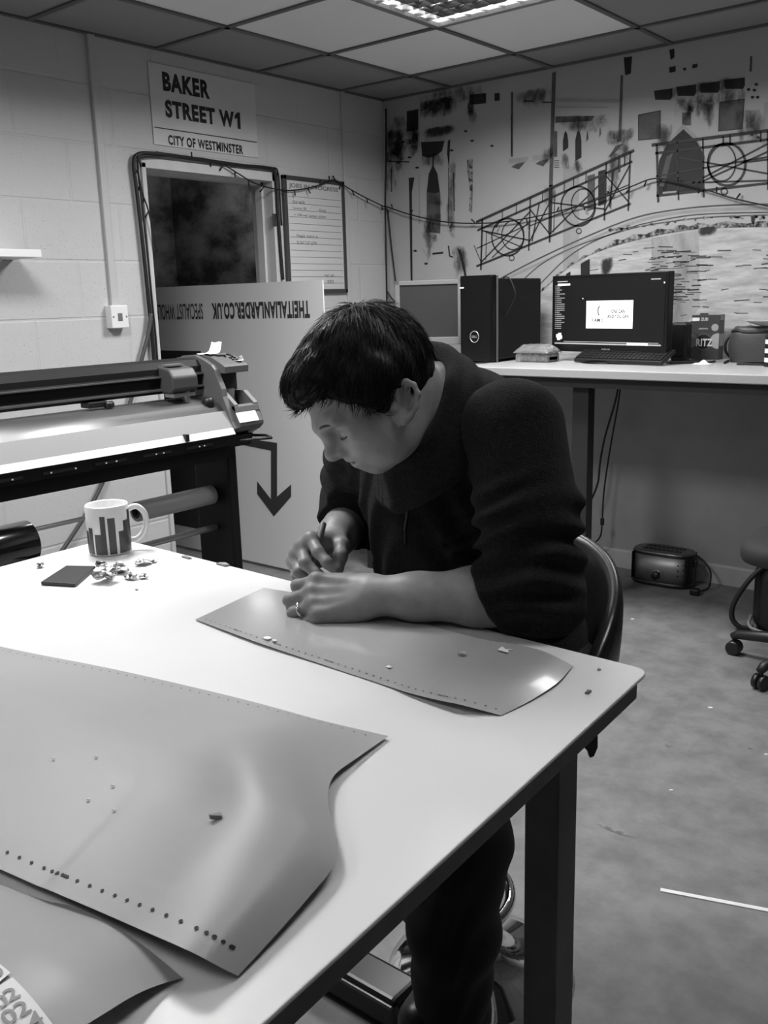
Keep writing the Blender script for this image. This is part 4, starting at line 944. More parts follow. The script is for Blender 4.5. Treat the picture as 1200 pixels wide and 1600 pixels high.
mb.m(1); us = [.40+.0205*k for k in range(30)]; us += [.565+.009*k for k in range(4)] + [.70+.008*k for k in range(5)] + [.945+.009*k for k in range(4)]
dots(mb, fB, .955, [u for u in us if u < .985], .0018)
dots(mb, fB, .03, [.30+.0165*k for k in range(42)], .0011)
sheetB = mb.build('vinyl_sheet', [VIN, HOLE], solid=0)
tag(sheetB, 'largest grey vinyl sheet with punched edge and curled right end on the table', 'vinyl sheet')
# narrow strip under the hands
bkA = pl([at_z(412, 918, TZ+.003), at_z(560, 945, TZ+.002), at_z(700, 985, TZ+.007), at_z(760, 1000, TZ+.014), at_z(812, 1008, TZ+.019), at_z(853, 1019, TZ+.013), at_z(895, 1040, TZ+.003)])
nrA = pl([at_z(305, 968, TZ+.002), at_z(400, 1003, TZ+.004), at_z(500, 1037, TZ+.002), at_z(600, 1070, TZ+.002), at_z(640, 1083, TZ+.005), at_z(685, 1094, TZ+.009), at_z(715, 1100, TZ+.0115), at_z(750, 1109, TZ+.0065), at_z(783, 1118, TZ+.001)])
rtA = pl([at_z(895, 1040, TZ+.006), at_z(872, 1066, TZ+.006), at_z(830, 1094, TZ+.004), at_z(783, 1118, TZ+.002)])
def hA(u, v): return .0015*math.sin(PI*v)*math.sin(PI*u)
fA = coons(bkA, nrA, rtA, hA)
mb = MB(); mb.grid(fA, 90, 30); mb.m(1)
ua = [.03+.022*k for k in range(44)] + [.157, .165, .173, .32, .328, .336, .50, .508, .516, .85, .858, .866]
dots(mb, fA, .94, ua, .0013)
sheetA = mb.build('vinyl_sheet', [VIND, HOLE])
tag(sheetA, 'narrow grey vinyl strip under the man\'s hands, its right end curling up', 'vinyl sheet')
# third sheet, bottom left, with white stickers
bkC = pl([(2.36, -4.09, TZ+.002), at_z(0, 1382, TZ+.002), at_z(110, 1415, TZ+.004), at_z(170, 1442, TZ+.012), at_z(225, 1478, TZ+.012), at_z(285, 1528, TZ+.002)])
nrC = pl([(2.40, -4.42, TZ+.002), (2.70, -4.37, TZ+.003), (2.98, -4.32, TZ+.006)])
rtC = pl([at_z(285, 1528, TZ+.002), at_z(245, 1540, TZ+.008), at_z(205, 1558, TZ+.015), at_z(140, 1598, TZ+.022), at_z(-60, 1720, TZ+.021), (2.98, -4.32, TZ+.006)])
def hC(u, v): return .010*math.sin(PI*v)*math.sin(PI*u)*(1+.3*math.sin(5*u))
fC = coons(bkC, nrC, rtC, lambda u, v: .004*math.sin(PI*v)*math.sin(PI*u))
mb = MB(); mb.grid(fC, 70, 50)
sheetC = tag(mb.build('vinyl_sheet', [VIN, HOLE]), 'lower left grey vinyl offcut with white number stickers, under the largest sheet', 'vinyl sheet')
def proj_to(fn, px, py):
    d = ray(px, py).normalized(); best = None
    for i in range(0, 71):
        for j in range(0, 31):
            p = fn(i/70, j/30); v_ = (p-CAM); dd = (v_-d*v_.dot(d)).length
            if best is None or dd < best[0]: best = (dd, i/70, j/30)
    return best[1], best[2]
_C = np.array([fC(.4+.6*i/160, j/160)[:] for i in range(161) for j in range(161)])
_B = np.array([fB(i/140, j/70)[:] for i in range(141) for j in range(71)])
_A = np.array([fA(i/120, j/40)[:] for i in range(121) for j in range(41)])
def z_on(S_, x, y):
    d = (S_[:, 0]-x)**2+(S_[:, 1]-y)**2; k = np.argpartition(d, 4)[:4]; w_ = 1/(d[k]+1e-8); return float((S_[k, 2]*w_).sum()/w_.sum())
def on_sheet(S_, px, py):
    p = at_z(px, py, TZ+.008)
    for _ in range(6): p = at_z(px, py, z_on(S_, p.x, p.y))
    return p
st = MB()
def sticker(q):
    P_ = [on_sheet(_C, *p) for p in q]
    def fn(u, v):
        p = (P_[0]*(1-u)+P_[1]*u)*(1-v)+(P_[3]*(1-u)+P_[2]*u)*v; return Vector((p.x, p.y, z_on(_C, p.x, p.y)+.0022))
    st.grid(fn, 10, 10)
sticker([(-14, 1500), (17, 1524), (-4, 1542), (-40, 1520)])
sticker([(20, 1531), (84, 1606), (30, 1660), (-34, 1566)])
st = st.build('number_sticker', PAPER, sheetC)
mb = MB()
for s, (px, py) in [('2', (20, 1558)), ('2', (37, 1580)), ('4', (57, 1599)), ('0', (3, 1570)), ('0', (17, 1593)), ('0', (-4, 1524))]:
    c_ = on_sheet(_C, px, py); Vd = (at_z(px-8.5, py-11, c_.z)-c_).normalized(); Ud = Vector((Vd.y, -Vd.x, 0))
    add_text(mb, s, c_-Ud*.005-Vd*.0065, Ud, Vd, None, .013, .01)
mb.v = [(x, y, z_on(_C, x, y)+.0032) for x, y, z in mb.v]
mb.build('numerals', mat('sticker_grey_ink', 150, .6), st)

# ------------------------------------------------------------------ scraps of vinyl
def zA(px, py): return on_sheet(_A, px, py).z+.0006
def scrap(px, py, pts, m, lab, z, h=.0025, name='vinyl_scrap', cat='scrap'):
    c = at_z(px, py, z); mb = MB(); mb.prism([c+Vector((x*.001, y*.001, (k % 2)*.001)) for k, (x, y) in enumerate(pts)], (0, 0, h)); return tag(mb.build(name, m), lab, cat)
SCR = mat('scrap_grey', 176, .5)
scrap(418, 998, [(5*math.cos(a)*1.3, 5*math.sin(a)) for a in [2*PI*i/14 for i in range(14)]], PAPER, 'white oval cut-out lying on the strip left of the hand', zA(418, 998), .0008)
scrap(429, 1002, [(3.4*math.cos(a)*1.2, 3*math.sin(a)) for a in [2*PI*i/12 for i in range(12)]], PAPER, 'small white dot cut-out beside the larger white oval', zA(429, 1002), .0008)
scrap(607, 1043, [(-4, -2), (3, -3), (5, 2), (-2, 3)], PAPER, 'small white vinyl chip in the middle of the strip', zA(607, 1043), .001)
scrap(722, 1024, [(-6, -2), (0, -4), (7, 0), (1, 5)], SCR, 'curled grey and white vinyl chip right of the forearm', zA(722, 1024), .0035)
scrap(790, 1016, [(-9, -5), (10, -8), (3, 1), (9, 7), (-1, 2), (-9, 6)], PAPER, 'white arrow shaped sticker near the curled strip end', zA(790, 1016)+.001, .0006)
uv = (0, 0)
def zB(px, py):
    return on_sheet(_B, px, py).z
scrap(337, 1279, [(-5, -3), (-1, -4.5), (6, 2), (2.5, 5)], mat('scrap_two_tone', 120, .5), 'folded dark and white vinyl chip in the middle of the largest sheet', zB(337, 1279)+.001, .004)
for (px, py, lab) in [(83, 1186, 'leftmost white speck on the largest vinyl sheet'), (150, 1183, 'white speck near the back of the largest vinyl sheet'), (176, 1228, 'white speck in the left middle of the largest vinyl sheet'), (138, 1250, 'faint speck left of centre on the largest vinyl sheet'), (178, 1266, 'lower white speck left of the folded chip')]:
    scrap(px, py, [(-1.6, -1), (1, -1.6), (2.2, .6), (-.6, 1.5)], PAPER, lab, zB(px, py)+.001, .001)
scrap(919, 1083, [(-2, -5), (3, -4), (2, 5), (-2, 3)], mat('table_chip', 96, .6), 'small dark chip on the white table near its far right corner', TZ)
scrap(936, 1047, [(-2, -2), (2, -2), (2, 2), (-2, 2)], mat('table_chip_pale', 170, .6), 'tiny pale chip on the table between strip and corner', TZ, .0015)
scrap(292, 872, [(-12, -3), (10, -4), (13, 1), (-10, 4)], mat('chip_leaf', 140, .6), 'pale flat vinyl flake on the table back edge right of the mug', TZ, .003)
scrap(349, 883, [(-14, -5), (12, -6), (15, 2), (0, 6), (-12, 3)], mat('chip_leaf', 165, .6), 'larger pale vinyl flake on the table back edge', TZ, .003)

# ------------------------------------------------------------------ mug, scraper, foil
mc = Vector((1.965, -3.305, TZ)); mc = at_z(173, 862, TZ)+Vector((0, .0, 0)); mc.z = TZ
t = thing('mug', 'white mug with grey skyline bars at the far left table corner', 'mug', mc)
MW = mat('mug_white', 236, .18, coat=.5)
R_ = .0415; HM = .098
mb = MB(); mb.lathe([(0, .003), (R_*.86, .003), (R_*.9, 0), (R_*.97, .002), (R_*.985, .008), (R_, .04), (R_, HM-.002), (R_-.002, HM), (R_-.0045, HM-.002), (R_-.0045, .010), (R_-.010, .006), (0, .006)], mc, 56); mb.build('cup', MW, t)
hd = Vector((math.cos(math.radians(52)), math.sin(math.radians(52)), 0))
hd = (CR*.97 + CF*.25); hd.z = 0; hd.normalize()
hp = [mc+hd*(R_-.002)+Vector((0, 0, .083)), mc+hd*(R_+.014)+Vector((0, 0, .088)), mc+hd*(R_+.028)+Vector((0, 0, .075)), mc+hd*(R_+.031)+Vector((0, 0, .055)), mc+hd*(R_+.024)+Vector((0, 0, .034)), mc+hd*(R_+.010)+Vector((0, 0, .022)), mc+hd*(R_-.002)+Vector((0, 0, .022))]
mb = MB(); mb.tube(spline(hp, 7), .0058, 12); mb.build('handle', MW, t)
mb = MB(); tow = (CAM-mc); tow.z = 0; tow.normalize(); rgt = Vector((-tow.y, tow.x, 0))
if rgt.dot(CR) < 0: rgt = -rgt
for (xa, xb, top_) in [(695, 709, 330), (712, 738, 315), (751, 798, 380), (796, 834, 268), (851, 906, 290), (927, 964, 380), (964, 1000, 296), (999, 1016, 210)]:
    a0 = math.asin(max(-1, min(1, (xa-856)/164))); a1 = math.asin(max(-1, min(1, (xb-856)/164)))
    hh = (565-top_)/350*HM*.99 - .004*(abs(xa-856)/164)**2*4
    rr = R_+.0003
    mb.grid(lambda u, v: mc+(tow*math.cos(a0+(a1-a0)*u)+rgt*math.sin(a0+(a1-a0)*u))*(rr if v > .1 else R_*.992)+Vector((0, 0, .004+(hh-.004)*v)), 6, 6)
mb.build('skyline_print', mat('mug_print_grey', 70, .35), t)
q = [(64, 914), (104, 888), (150, 889), (118, 917)]
mb = MB(); mb.prism([at_z(*p, TZ+.001) for p in q], (0, 0, .006)); tag(mb.build('scraper', mat('scraper_dark', 52, .4, noise=(40, 44, .3, .7), stretch=(1, 8, 1)), bevel=.0015), 'dark flat plastic scraper card lying left of the foil', 'scraper')
FOIL = mat('crumpled_foil', 190, .28, 1, bump=(60, .6, .01)); 
def foil(px, py, r, sq, lab, seed, dz=0, m=FOIL):
    rd = random.Random(seed); c = at_z(px, py, TZ+r*sq*.8)
    bm = bmesh.new(); bmesh.ops.create_icosphere(bm, subdivisions=3, radius=1)
    off = [Vector((rd.uniform(-1, 1), rd.uniform(-1, 1), rd.uniform(-1, 1))).normalized() for _ in range(26)]
    for v in bm.verts:
        n_ = v.co.normalized(); k = 1.0
        for o_ in off: k -= .30*max(0, n_.dot(o_)-.80)*5*rd.uniform(.7, 1.1)
        k *= rd.uniform(.90, 1.08)
        v.co = Vector((n_.x*r*k*1.15, n_.y*r*k, max(-.8, n_.z*k)*r*sq))+c
    mb = MB(); mb.bm(bm, smooth=False); return tag(mb.build('foil_scrap', m), lab, 'foil', 'crumpled foil by the mug')
foil(165, 896, .024, .75, 'largest crumpled foil ball touching the scraper', 1); foil(158, 882, .011, .9, 'small dark foil ball right in front of the mug', 2, m=mat('foil_dark', 92, .3, 1))
foil(190, 887, .018, .7, 'crumpled foil piece behind the largest ball', 3); foil(222, 879, .017, .35, 'flat foil flake right of the mug base', 4); foil(238, 876, .012, .35, 'rightmost foil flake beyond the mug handle', 5)
foil(204, 900, .013, .6, 'loose foil scrap right of the largest ball', 6); foil(224, 900, .011, .5, 'foil scrap farthest right of the scraper', 7); foil(62, 883, .009, .7, 'tiny foil scrap alone near the left table edge', 8)
foil(214, 921, .0035, .5, 'tiniest foil crumb in front of the foil pieces', 9)

# ------------------------------------------------------------------ bar stool
sc_ = Vector((2.552, -2.925, 0))
t = thing('bar_stool', 'black padded bar stool with chrome base the man sits on', 'stool', sc_)
mb = MB(); mb.lathe([(0, 0), (.192, 0), (.195, .004), (.192, .010), (.165, .022), (.10, .04), (.055, .062), (.034, .10), (.03, .14), (0, .14)], sc_, 64); mb.build('base', CHROME, t)
mb = MB(); mb.lathe([(.029, .12), (.029, .42), (.021, .42), (.021, .63)], sc_, 28); mb.build('column', CHROME, t)
mb = MB(); fr = [sc_+Vector(q) for q in [(-.028, 0, .27), (-.08, -.02, .258), (-.112, -.07, .25), (-.115, -.14, .25), (-.07, -.185, .25), (0, -.195, .25), (.07, -.185, .25), (.115, -.14, .25), (.112, -.07, .25), (.08, -.02, .258), (.028, 0, .27)]]
mb.tube(spline(fr, 6), .0105, 12); mb.lathe([(.03, .25), (.038, .252), (.038, .29), (.03, .292)], sc_, 24); mb.build('footrest', CHROME, t)
LEATH = mat('black_leather', 24, .3, bump=(70, .12, .002))
SZ = .66
mb = MB(); sv = [(0, SZ-.05), (.8, SZ-.05), (.97, SZ-.03), (1, SZ), (.97, SZ+.025), (.8, SZ+.04), (0, SZ+.04)]
mb.grid(lambda u, v: sc_+Vector((.215*math.copysign(abs(math.cos(2*PI*u))**.75, math.cos(2*PI*u))*sv[int(round(v*6))][0], .205*math.copysign(abs(math.sin(2*PI*u))**.75, math.sin(2*PI*u))*sv[int(round(v*6))][0], sv[int(round(v*6))][1])), 56, 6); mb.build('seat', LEATH, t)
# curved backrest wrapping round behind: rounded panel with thickness
def back(u, v):
    a = math.radians(-20+220*u)                      # from the right front round the back to the left front
    hgt = .31*max(.0, math.sin(PI*u))**.42
    rr = .235+.02*v
    return sc_+Vector((rr*math.cos(a), rr*math.sin(a)*.95, SZ-.03+hgt*v))
NB, NV = 60, 10
mb = MB()
def shell(u, w_):
    # closed cross section of padded back: w_ in 0..1 goes up the outside and down the inside
    a = math.radians(-22+224*u); hgt = .30*max(.001, math.sin(PI*u))**.45
    th = .022
    ph = 2*PI*w_; z = .5-.5*math.cos(ph); off = th*math.sin(ph)*(abs(math.sin(ph))**-.35 if abs(math.sin(ph)) > 1e-3 else 1)
    rr = .232+.022*z+off
    return sc_+Vector((rr*math.cos(a), rr*math.sin(a)*.97, SZ-.04+hgt*z))
mb.grid(lambda u, v: shell(.004+.992*u, v), 70, 24); mb.build('backrest', LEATH, t)
mb = MB(); c = at_d(921, 1150, 1.62); mb.prism([at_d(*q, 1.62) for q in [(910, 1128), (934, 1112), (934, 1168), (928, 1182), (922, 1184), (919, 1174), (910, 1166)]], CF*.012); mb.build('fabric_tab', mat('tab_black', 14, .8), t)
# ------------------------------------------------------------------ signed-distance modelling for the figure
class SDF:
    def __init__(self): self.p = []; self.post = None
    def cone(self, a, b, r1, r2=None, k=.02, sub=False):
        a = np.array(a, float); b = np.array(b, float); r2 = r1 if r2 is None else r2
        self.p.append(('c', a, b, r1, r2, k, sub, (a+b)/2, np.linalg.norm(b-a)/2+max(r1, r2))); return self
    def chain(self, pts, rs, k=.02):
        for i in range(len(pts)-1): self.cone(pts[i], pts[i+1], rs[i], rs[i+1], k)
        return self
    def ell(self, c, R, rad, k=.02, sub=False):
        """R: 3x3 rows = local axes"""
        c = np.array(c, float); self.p.append(('e', c, np.array(R, float), np.array(rad, float), None, k, sub, c, max(rad))); return self
    def sph(self, c, r, k=.02, sub=False): return self.cone(c, c, r, r, k, sub)
    def eval(self, P, sel):
        d = np.full(P.shape[0], 9.0, np.float32)
        for q in sel:
            if q[0] == 'c':
                _, a, b, r1, r2 = q[:5]; ab = b-a; L = ab@ab
                t_ = np.clip(((P-a)@ab)/L, 0, 1) if L > 1e-12 else np.zeros(len(P))
                e = np.linalg.norm(P-a-t_[:, None]*ab, axis=1)-(r1+(r2-r1)*t_)
            else:
                _, c, R, rad = q[:4]; l = (P-c)@R.T; k0 = np.linalg.norm(l/rad, axis=1); k1 = np.linalg.norm(l/rad**2, axis=1)+1e-9
                e = k0*(k0-1)/k1
            k = q[5]
            if q[6]:
                h = np.clip(.5-.5*(d+e)/k, 0, 1); d = d*(1-h)+(-e)*h+k*h*(1-h)
            else:
                h = np.clip(.5+.5*(e-d)/k, 0, 1); d = d*h+e*(1-h)-k*h*(1-h) if True else d
                d = np.where(np.isfinite(d), d, 9)
        if self.post is not None: d = self.post(P, d)
        return d
    def mesh(self, h, pad=.0, n=20):
        lo = np.min([q[7]-q[8] for q in self.p], 0)-.03-pad; hi = np.max([q[7]+q[8] for q in self.p], 0)+.03+pad
        N = np.ceil((hi-lo)/h).astype(int)+2; nch = np.ceil(N/n).astype(int); R = n*h*.87+h*2
        keys = []; poss = []; quads = []
        NX, NY, NZ = (N+n+4)
        gid = lambda I: (I[..., 0]+2)+(I[..., 1]+2)*NX+(I[..., 2]+2)*NX*NY
        ax = np.arange(-1, n+1)
        base = np.stack(np.meshgrid(ax, ax, ax, indexing='ij'), -1)
        for cx in range(nch[0]):
            for cy in range(nch[1]):
                for cz in range(nch[2]):
                    o = np.array([cx, cy, cz])*n; c = lo+(o+n/2)*h
                    sel = [q for q in self.p if np.linalg.norm(q[7]-c)-q[8] < R+q[5]+pad]
                    if not any(not q[6] for q in sel): continue
                    I = base+o; P = (lo+I.reshape(-1, 3)*h)
                    D = self.eval(P, sel).reshape(n+2, n+2, n+2)
                    S = D < 0
                    if S.all() or not S.any(): continue
                    # cells
                    acc = np.zeros((n+1, n+1, n+1, 3)); cnt = np.zeros((n+1, n+1, n+1))
                    offs = [(0, 0, 0), (1, 0, 0), (0, 1, 0), (1, 1, 0), (0, 0, 1), (1, 0, 1), (0, 1, 1), (1, 1, 1)]
                    g = lambda A, f: A[f[0]:f[0]+n+1, f[1]:f[1]+n+1, f[2]:f[2]+n+1]
                    for a in range(8):
                        for ax_ in range(3):
                            if offs[a][ax_] == 0:
                                b = list(offs[a]); b[ax_] = 1
                                d0 = g(D, offs[a]); d1 = g(D, b); m_ = (d0 < 0) != (d1 < 0)
                                t_ = np.where(m_, d0/(d0-d1+1e-12), 0)
                                for q in range(3):
                                    acc[..., q] += np.where(m_, offs[a][q]+(t_ if q == ax_ else 0), 0)
                                cnt += m_
                    has = cnt > 0
                    idx = np.argwhere(has)
                    cellI = idx-1+o
                    keys.append(gid(cellI)); poss.append(lo+(cellI+acc[has]/cnt[has][:, None])*h)
                    # faces: edges whose lower sample lies in [0,n)
                    for ax_ in range(3):
                        e = [0, 0, 0]; e[ax_] = 1
                        A = S[1:n+1, 1:n+1, 1:n+1]; B = S[1+e[0]:n+1+e[0], 1+e[1]:n+1+e[1], 1+e[2]:n+1+e[2]]
                        E_ = np.argwhere(A != B)
                        if not len(E_): continue
                        fl = A[tuple(E_.T)]
                        G = E_+o; u_, v_ = [(1, 2), (2, 0), (0, 1)][ax_]
                        du = np.zeros(3, int); du[u_] = 1; dv = np.zeros(3, int); dv[v_] = 1
                        q4 = np.stack([gid(G-du-dv), gid(G-dv), gid(G), gid(G-du)], 1)
                        q4[~fl] = q4[~fl][:, ::-1]; quads.append(q4)
        K = np.concatenate(keys); V = np.concatenate(poss); Q = np.concatenate(quads)
        uk, first = np.unique(K, return_index=True); V = V[first]
        pos = np.searchsorted(uk, Q); ok = (pos < len(uk)).all(1); pos = np.clip(pos, 0, len(uk)-1); ok &= (uk[pos] == Q).all(1)
        return V, pos[ok]
def smooth_mesh(V, Q, it=2, lam=.5):
    e = np.concatenate([Q[:, [0, 1]], Q[:, [1, 2]], Q[:, [2, 3]], Q[:, [3, 0]]]); e = np.concatenate([e, e[:, ::-1]])
    for _ in range(it):
        s = np.zeros_like(V); c = np.zeros(len(V)); np.add.at(s, e[:, 0], V[e[:, 1]]); np.add.at(c, e[:, 0], 1)
        V = V+lam*(s/np.maximum(c, 1)[:, None]-V)
    return V
def largest(V, Q):
    lab = np.arange(len(V))
    while True:
        m_ = lab[Q].min(1); new = lab.copy()
        for i in range(4): np.minimum.at(new, Q[:, i], m_)
        new = new[new]
        if (new == lab).all(): break
        lab = new
    u_, c_ = np.unique(lab, return_counts=True); keep = lab == u_[c_.argmax()]
    print('islands', sorted(c_)[::-1][:8])
    idx = np.cumsum(keep)-1; Q = Q[keep[Q[:, 0]]]; return V[keep], idx[Q]
def vnormals(V, Q):
    n_ = np.cross(V[Q[:, 2]]-V[Q[:, 0]], V[Q[:, 3]]-V[Q[:, 1]]); N = np.zeros_like(V)
    for i in range(4): np.add.at(N, Q[:, i], n_)
    return N/(np.linalg.norm(N, axis=1)[:, None]+1e-12)
def mesh_obj(name, V, Q, mats, parent, mi=None):
    me = bpy.data.meshes.new(name); o = np.array(parent_loc(parent)) if parent is not None else np.zeros(3)
    me.from_pydata((V-o).tolist(), [], Q.tolist())
    for m in (mats if isinstance(mats, list) else [mats]): me.materials.append(m)
    me.polygons.foreach_set('use_smooth', [True]*len(Q))
    if mi is not None: me.polygons.foreach_set('material_index', mi)
    me.update(); ob = bpy.data.objects.new(name, me); COL.objects.link(ob)
    if parent is not None: ob.parent = parent
    return ob
def npv(v): return np.array(v[:])

# ---------- skeleton
HD = 1.385
HC = npv(at_d(570, 594, HD))                                  # centre of the cranium
cr, cu, cf = npv(CR), npv(CU), npv(CF)
Ff = -.74*cr-.64*cu-.17*cf; Ff /= np.linalg.norm(Ff)           # facing: left, down, slightly to the lens
Ll = .30*cr-.10*cu-.95*cf; Ll -= Ff*(Ll@Ff); Ll /= np.linalg.norm(Ll)
Uu = np.cross(Ff, Ll); Uu /= np.linalg.norm(Uu)
if Uu@cu < 0: Uu = -Uu
HR = np.stack([Ff, Ll, Uu])
hp_ = lambda f, l, u: HC+Ff*(f-(.16*max(0, -u-.01) if f > .03 else 0))+Ll*l+Uu*u
A3 = np.array
NB_ = A3([2.612, -3.115, 1.225])                              # base of the neck
SHL, SHR = npv(at_d(808, 668, 1.365)), A3([2.415, -3.07, 1.155])
ELL, WRL = npv(at_d(828, 938, 1.345)), A3([2.622, -3.322, .950])
ELR, WRR = npv(at_d(556, 795, 1.79)), npv(at_d(518, 852, 1.635))
PEL = A3([2.60, -2.93, .74])
SK = SDF()
# head
SK.ell(hp_(0, 0, 0), HR, (.097, .076, .094), .02)
SK.ell(hp_(.046, 0, -.048), HR, (.050, .056, .072), .03)
SK.ell(hp_(.035, 0, -.083), HR, (.050, .052, .034), .03)
SK.ell(hp_(.074, 0, -.105), HR, (.020, .024, .018), .022)
SK.ell(hp_(.02, .050, -.08), HR, (.035, .016, .034), .03); SK.ell(hp_(.02, -.050, -.08), HR, (.035, .016, .034), .03)
for s in (-1, 1):
    SK.cone(hp_(.083, s*.042, -.012), hp_(.096, s*.012, -.014), .010, .011, .016)
    SK.ell(hp_(.066, s*.044, -.052), HR, (.024, .022, .020), .022)
    SK.ell(hp_(.056, s*.043, -.080), HR, (.026, .020, .028), .03)
SK.ell(hp_(.100, .034, -.031), HR, (.016, .020, .012), .014, True); SK.ell(hp_(.100, -.034, -.031), HR, (.016, .020, .012), .014, True)
for s in (-1, 1): SK.ell(hp_(.077, s*.033, -.034), HR, (.0135, .017, .012), .004)
SK.cone(hp_(.095, 0, -.022), hp_(.113, 0, -.052), .0075, .0095, .014); SK.ell(hp_(.112, 0, -.055), HR, (.0135, .0125, .0105), .010)
for s in (-1, 1): SK.ell(hp_(.101, s*.014, -.058), HR, (.011, .008, .008), .007)
for s in (-1, 1): SK.sph(hp_(.105, s*.0075, -.0655), .0036, .004, True)
SK.ell(hp_(.084, 0, -.078), HR, (.020, .030, .020), .018)
SK.ell(hp_(.098, 0, -.0765), HR, (.0085, .022, .0058), .006); SK.ell(hp_(.096, 0, -.0885), HR, (.0085, .019, .0062), .006)
SK.ell(hp_(.108, 0, -.0825), HR, (.012, .026, .0016), .003, True)
# ears
for s in (-1, 1):
    ed, eb = (.45, -.89), (-.89, -.45)
    ep = lambda d_, b_, l_: hp_(-.006+ed[0]*d_+eb[0]*b_, s*l_, -.044+ed[1]*d_+eb[1]*b_)
    SK.cone(ep(-.015, .003, .077), ep(.016, .0, .076), .0125, .0105, .008)
    rim = [ep(-.015, -.008, .079), ep(-.023, -.001, .085), ep(-.025, .008, .089), ep(-.018, .016, .093), ep(-.005, .019, .095), ep(.012, .014, .092), ep(.024, .004, .086), ep(.029, -.004, .081), ep(.021, -.010, .078)]
    SK.chain(rim, [.0035, .0036, .0038, .0040, .0040, .0042, .005, .0065, .0055], .006)
    SK.cone(ep(-.011, .004, .0930), ep(.008, -.001, .0900), .0105, .0080, .004, True)
    SK.ell(hp_(.005, s*.077, -.043), HR, (.005, .005, .007), .005)
# neck and trunk
SK.cone(hp_(-.030, 0, -.05), NB_+A3([-.02, 0, 0]), .056, .056, .03); SK.cone(hp_(.0, 0, -.075), NB_+A3([-.02, -.02, -.03]), .046, .055, .03)
CH = A3([2.60, -3.06, 1.06]); BE_ = A3([2.60, -2.99, .90])
SK.ell(CH, np.eye(3), (.165, .11, .16), .06); SK.ell(BE_, np.eye(3), (.165, .125, .14), .06); SK.ell(PEL, np.eye(3), (.165, .12, .10), .06)
SK.cone(NB_+A3([-.02, .02, -.03]), SHL+A3([-.05, 0, -.01]), .05, .045, .05); SK.cone(NB_+A3([-.02, .02, -.03]), SHR+A3([.05, 0, -.01]), .05, .045, .05)
# arms
SK.chain([SHL, ELL], [.056, .045], .03); SK.chain([ELL, ELL*.68+WRL*.32+A3([0, 0, .004]), ELL*.3+WRL*.7, WRL], [.042, .0415, .0335, .0295], .02)
SK.chain([SHR, ELR], [.055, .044], .03); SK.chain([ELR, ELR*.68+WRR*.32, ELR*.25+WRR*.75, WRR], [.042, .043, .034, .0285], .02)
# legs
HIPL, HIPR = A3([2.685, -2.95, .70]), A3([2.515, -2.94, .70])
KNL, KNR = A3([2.735, -3.26, .655]), A3([2.52, -3.30, .655])
ANL, ANR = A3([2.640, -3.155, .10]), A3([2.605, -3.055, .16])
for (h_, k_, a_) in [(HIPL, KNL, ANL), (HIPR, KNR, ANR)]:
    SK.chain([h_, k_], [.075, .056], .03); SK.chain([k_, k_*.7+a_*.3+A3([0, .012, 0]), a_], [.054, .056, .038], .03)
    SK.chain([a_, a_+A3([0, -.12, -.045])], [.038, .028], .02)
# ---------- hands
def hand(W_, A, S, Nn, fingers, thumb, scale=1.0, k=.006):
    """A: wrist->knuckles, S: index->little side, Nn: back of the hand (unit vectors)"""
    loc = lambda a, s, n_: W_+(A*a+S*s+Nn*n_)*scale
    mk = [(.086, -.031), (.092, -.010), (.088, .011), (.078, .030)]
    for (a, s) in mk:
        SK.cone(loc(.0, s*.55, 0), loc(a, s, 0), .0165*scale, .0135*scale, .014)
        SK.sph(loc(a, s, .0060), .0105*scale, .008); SK.cone(loc(.012, s*.5, .0105), loc(a-.006, s, .0115), .0030*scale, .0036*scale, .006)
    SK.ell(loc(.045, -.022, -.012), np.stack([A, S, Nn]), (.034*scale, .018*scale, .016*scale), .014)
    SK.ell(loc(.040, .026, -.010), np.stack([A, S, Nn]), (.038*scale, .014*scale, .014*scale), .014)
    rad = [(.0108, .0098, .0090, .0078), (.0112, .0102, .0092, .0080), (.0107, .0097, .0088, .0076), (.0098, .0086, .0078, .0068)]
    for (a, s), chain, rr in zip(mk, fingers, rad):
        P_ = [loc(a, s, 0)]
        for (da, ds, dn) in chain: P_.append(P_[-1]+(A*da+S*ds+Nn*dn)*scale)
        SK.chain(P_, [r*scale for r in rr[:len(P_)]], k)
        FT.append(P_)
    P_ = [loc(.012, -.026, -.010)]
    for (da, ds, dn) in thumb: P_.append(P_[-1]+(A*da+S*ds+Nn*dn)*scale)
    SK.chain(P_, [.0150*scale, .0125*scale, .0108*scale, .0085*scale][:len(P_)], .009); FT.append(P_)
FT = []
nrm = lambda v: v/np.linalg.norm(v)
# left hand: loose fist lying on its little-finger side, back towards the lens
AL = nrm(A3([-.86, -.50, -.09])); SL = A3([.36, -.60, -.66]); SL -= AL*(SL@AL); SL = nrm(SL); NL = np.cross(AL, SL); NL = NL if NL[2] > 0 else -NL
hand(WRL, AL, SL, NL,
     [[(.036, -.003, -.016), (.004, 0, -.026), (-.016, .002, -.010)], [(.040, 0, -.016), (.003, .001, -.029), (-.020, .001, -.009)],
      [(.036, .001, -.018), (0, .001, -.026), (-.020, 0, -.006)], [(.027, .003, -.017), (-.004, 0, -.019), (-.016, -.001, -.003)]],
     [(.030, -.016, -.016), (.030, .002, -.010), (.022, .010, -.004)], 1.0)
LFT = FT[:]; FT.clear()
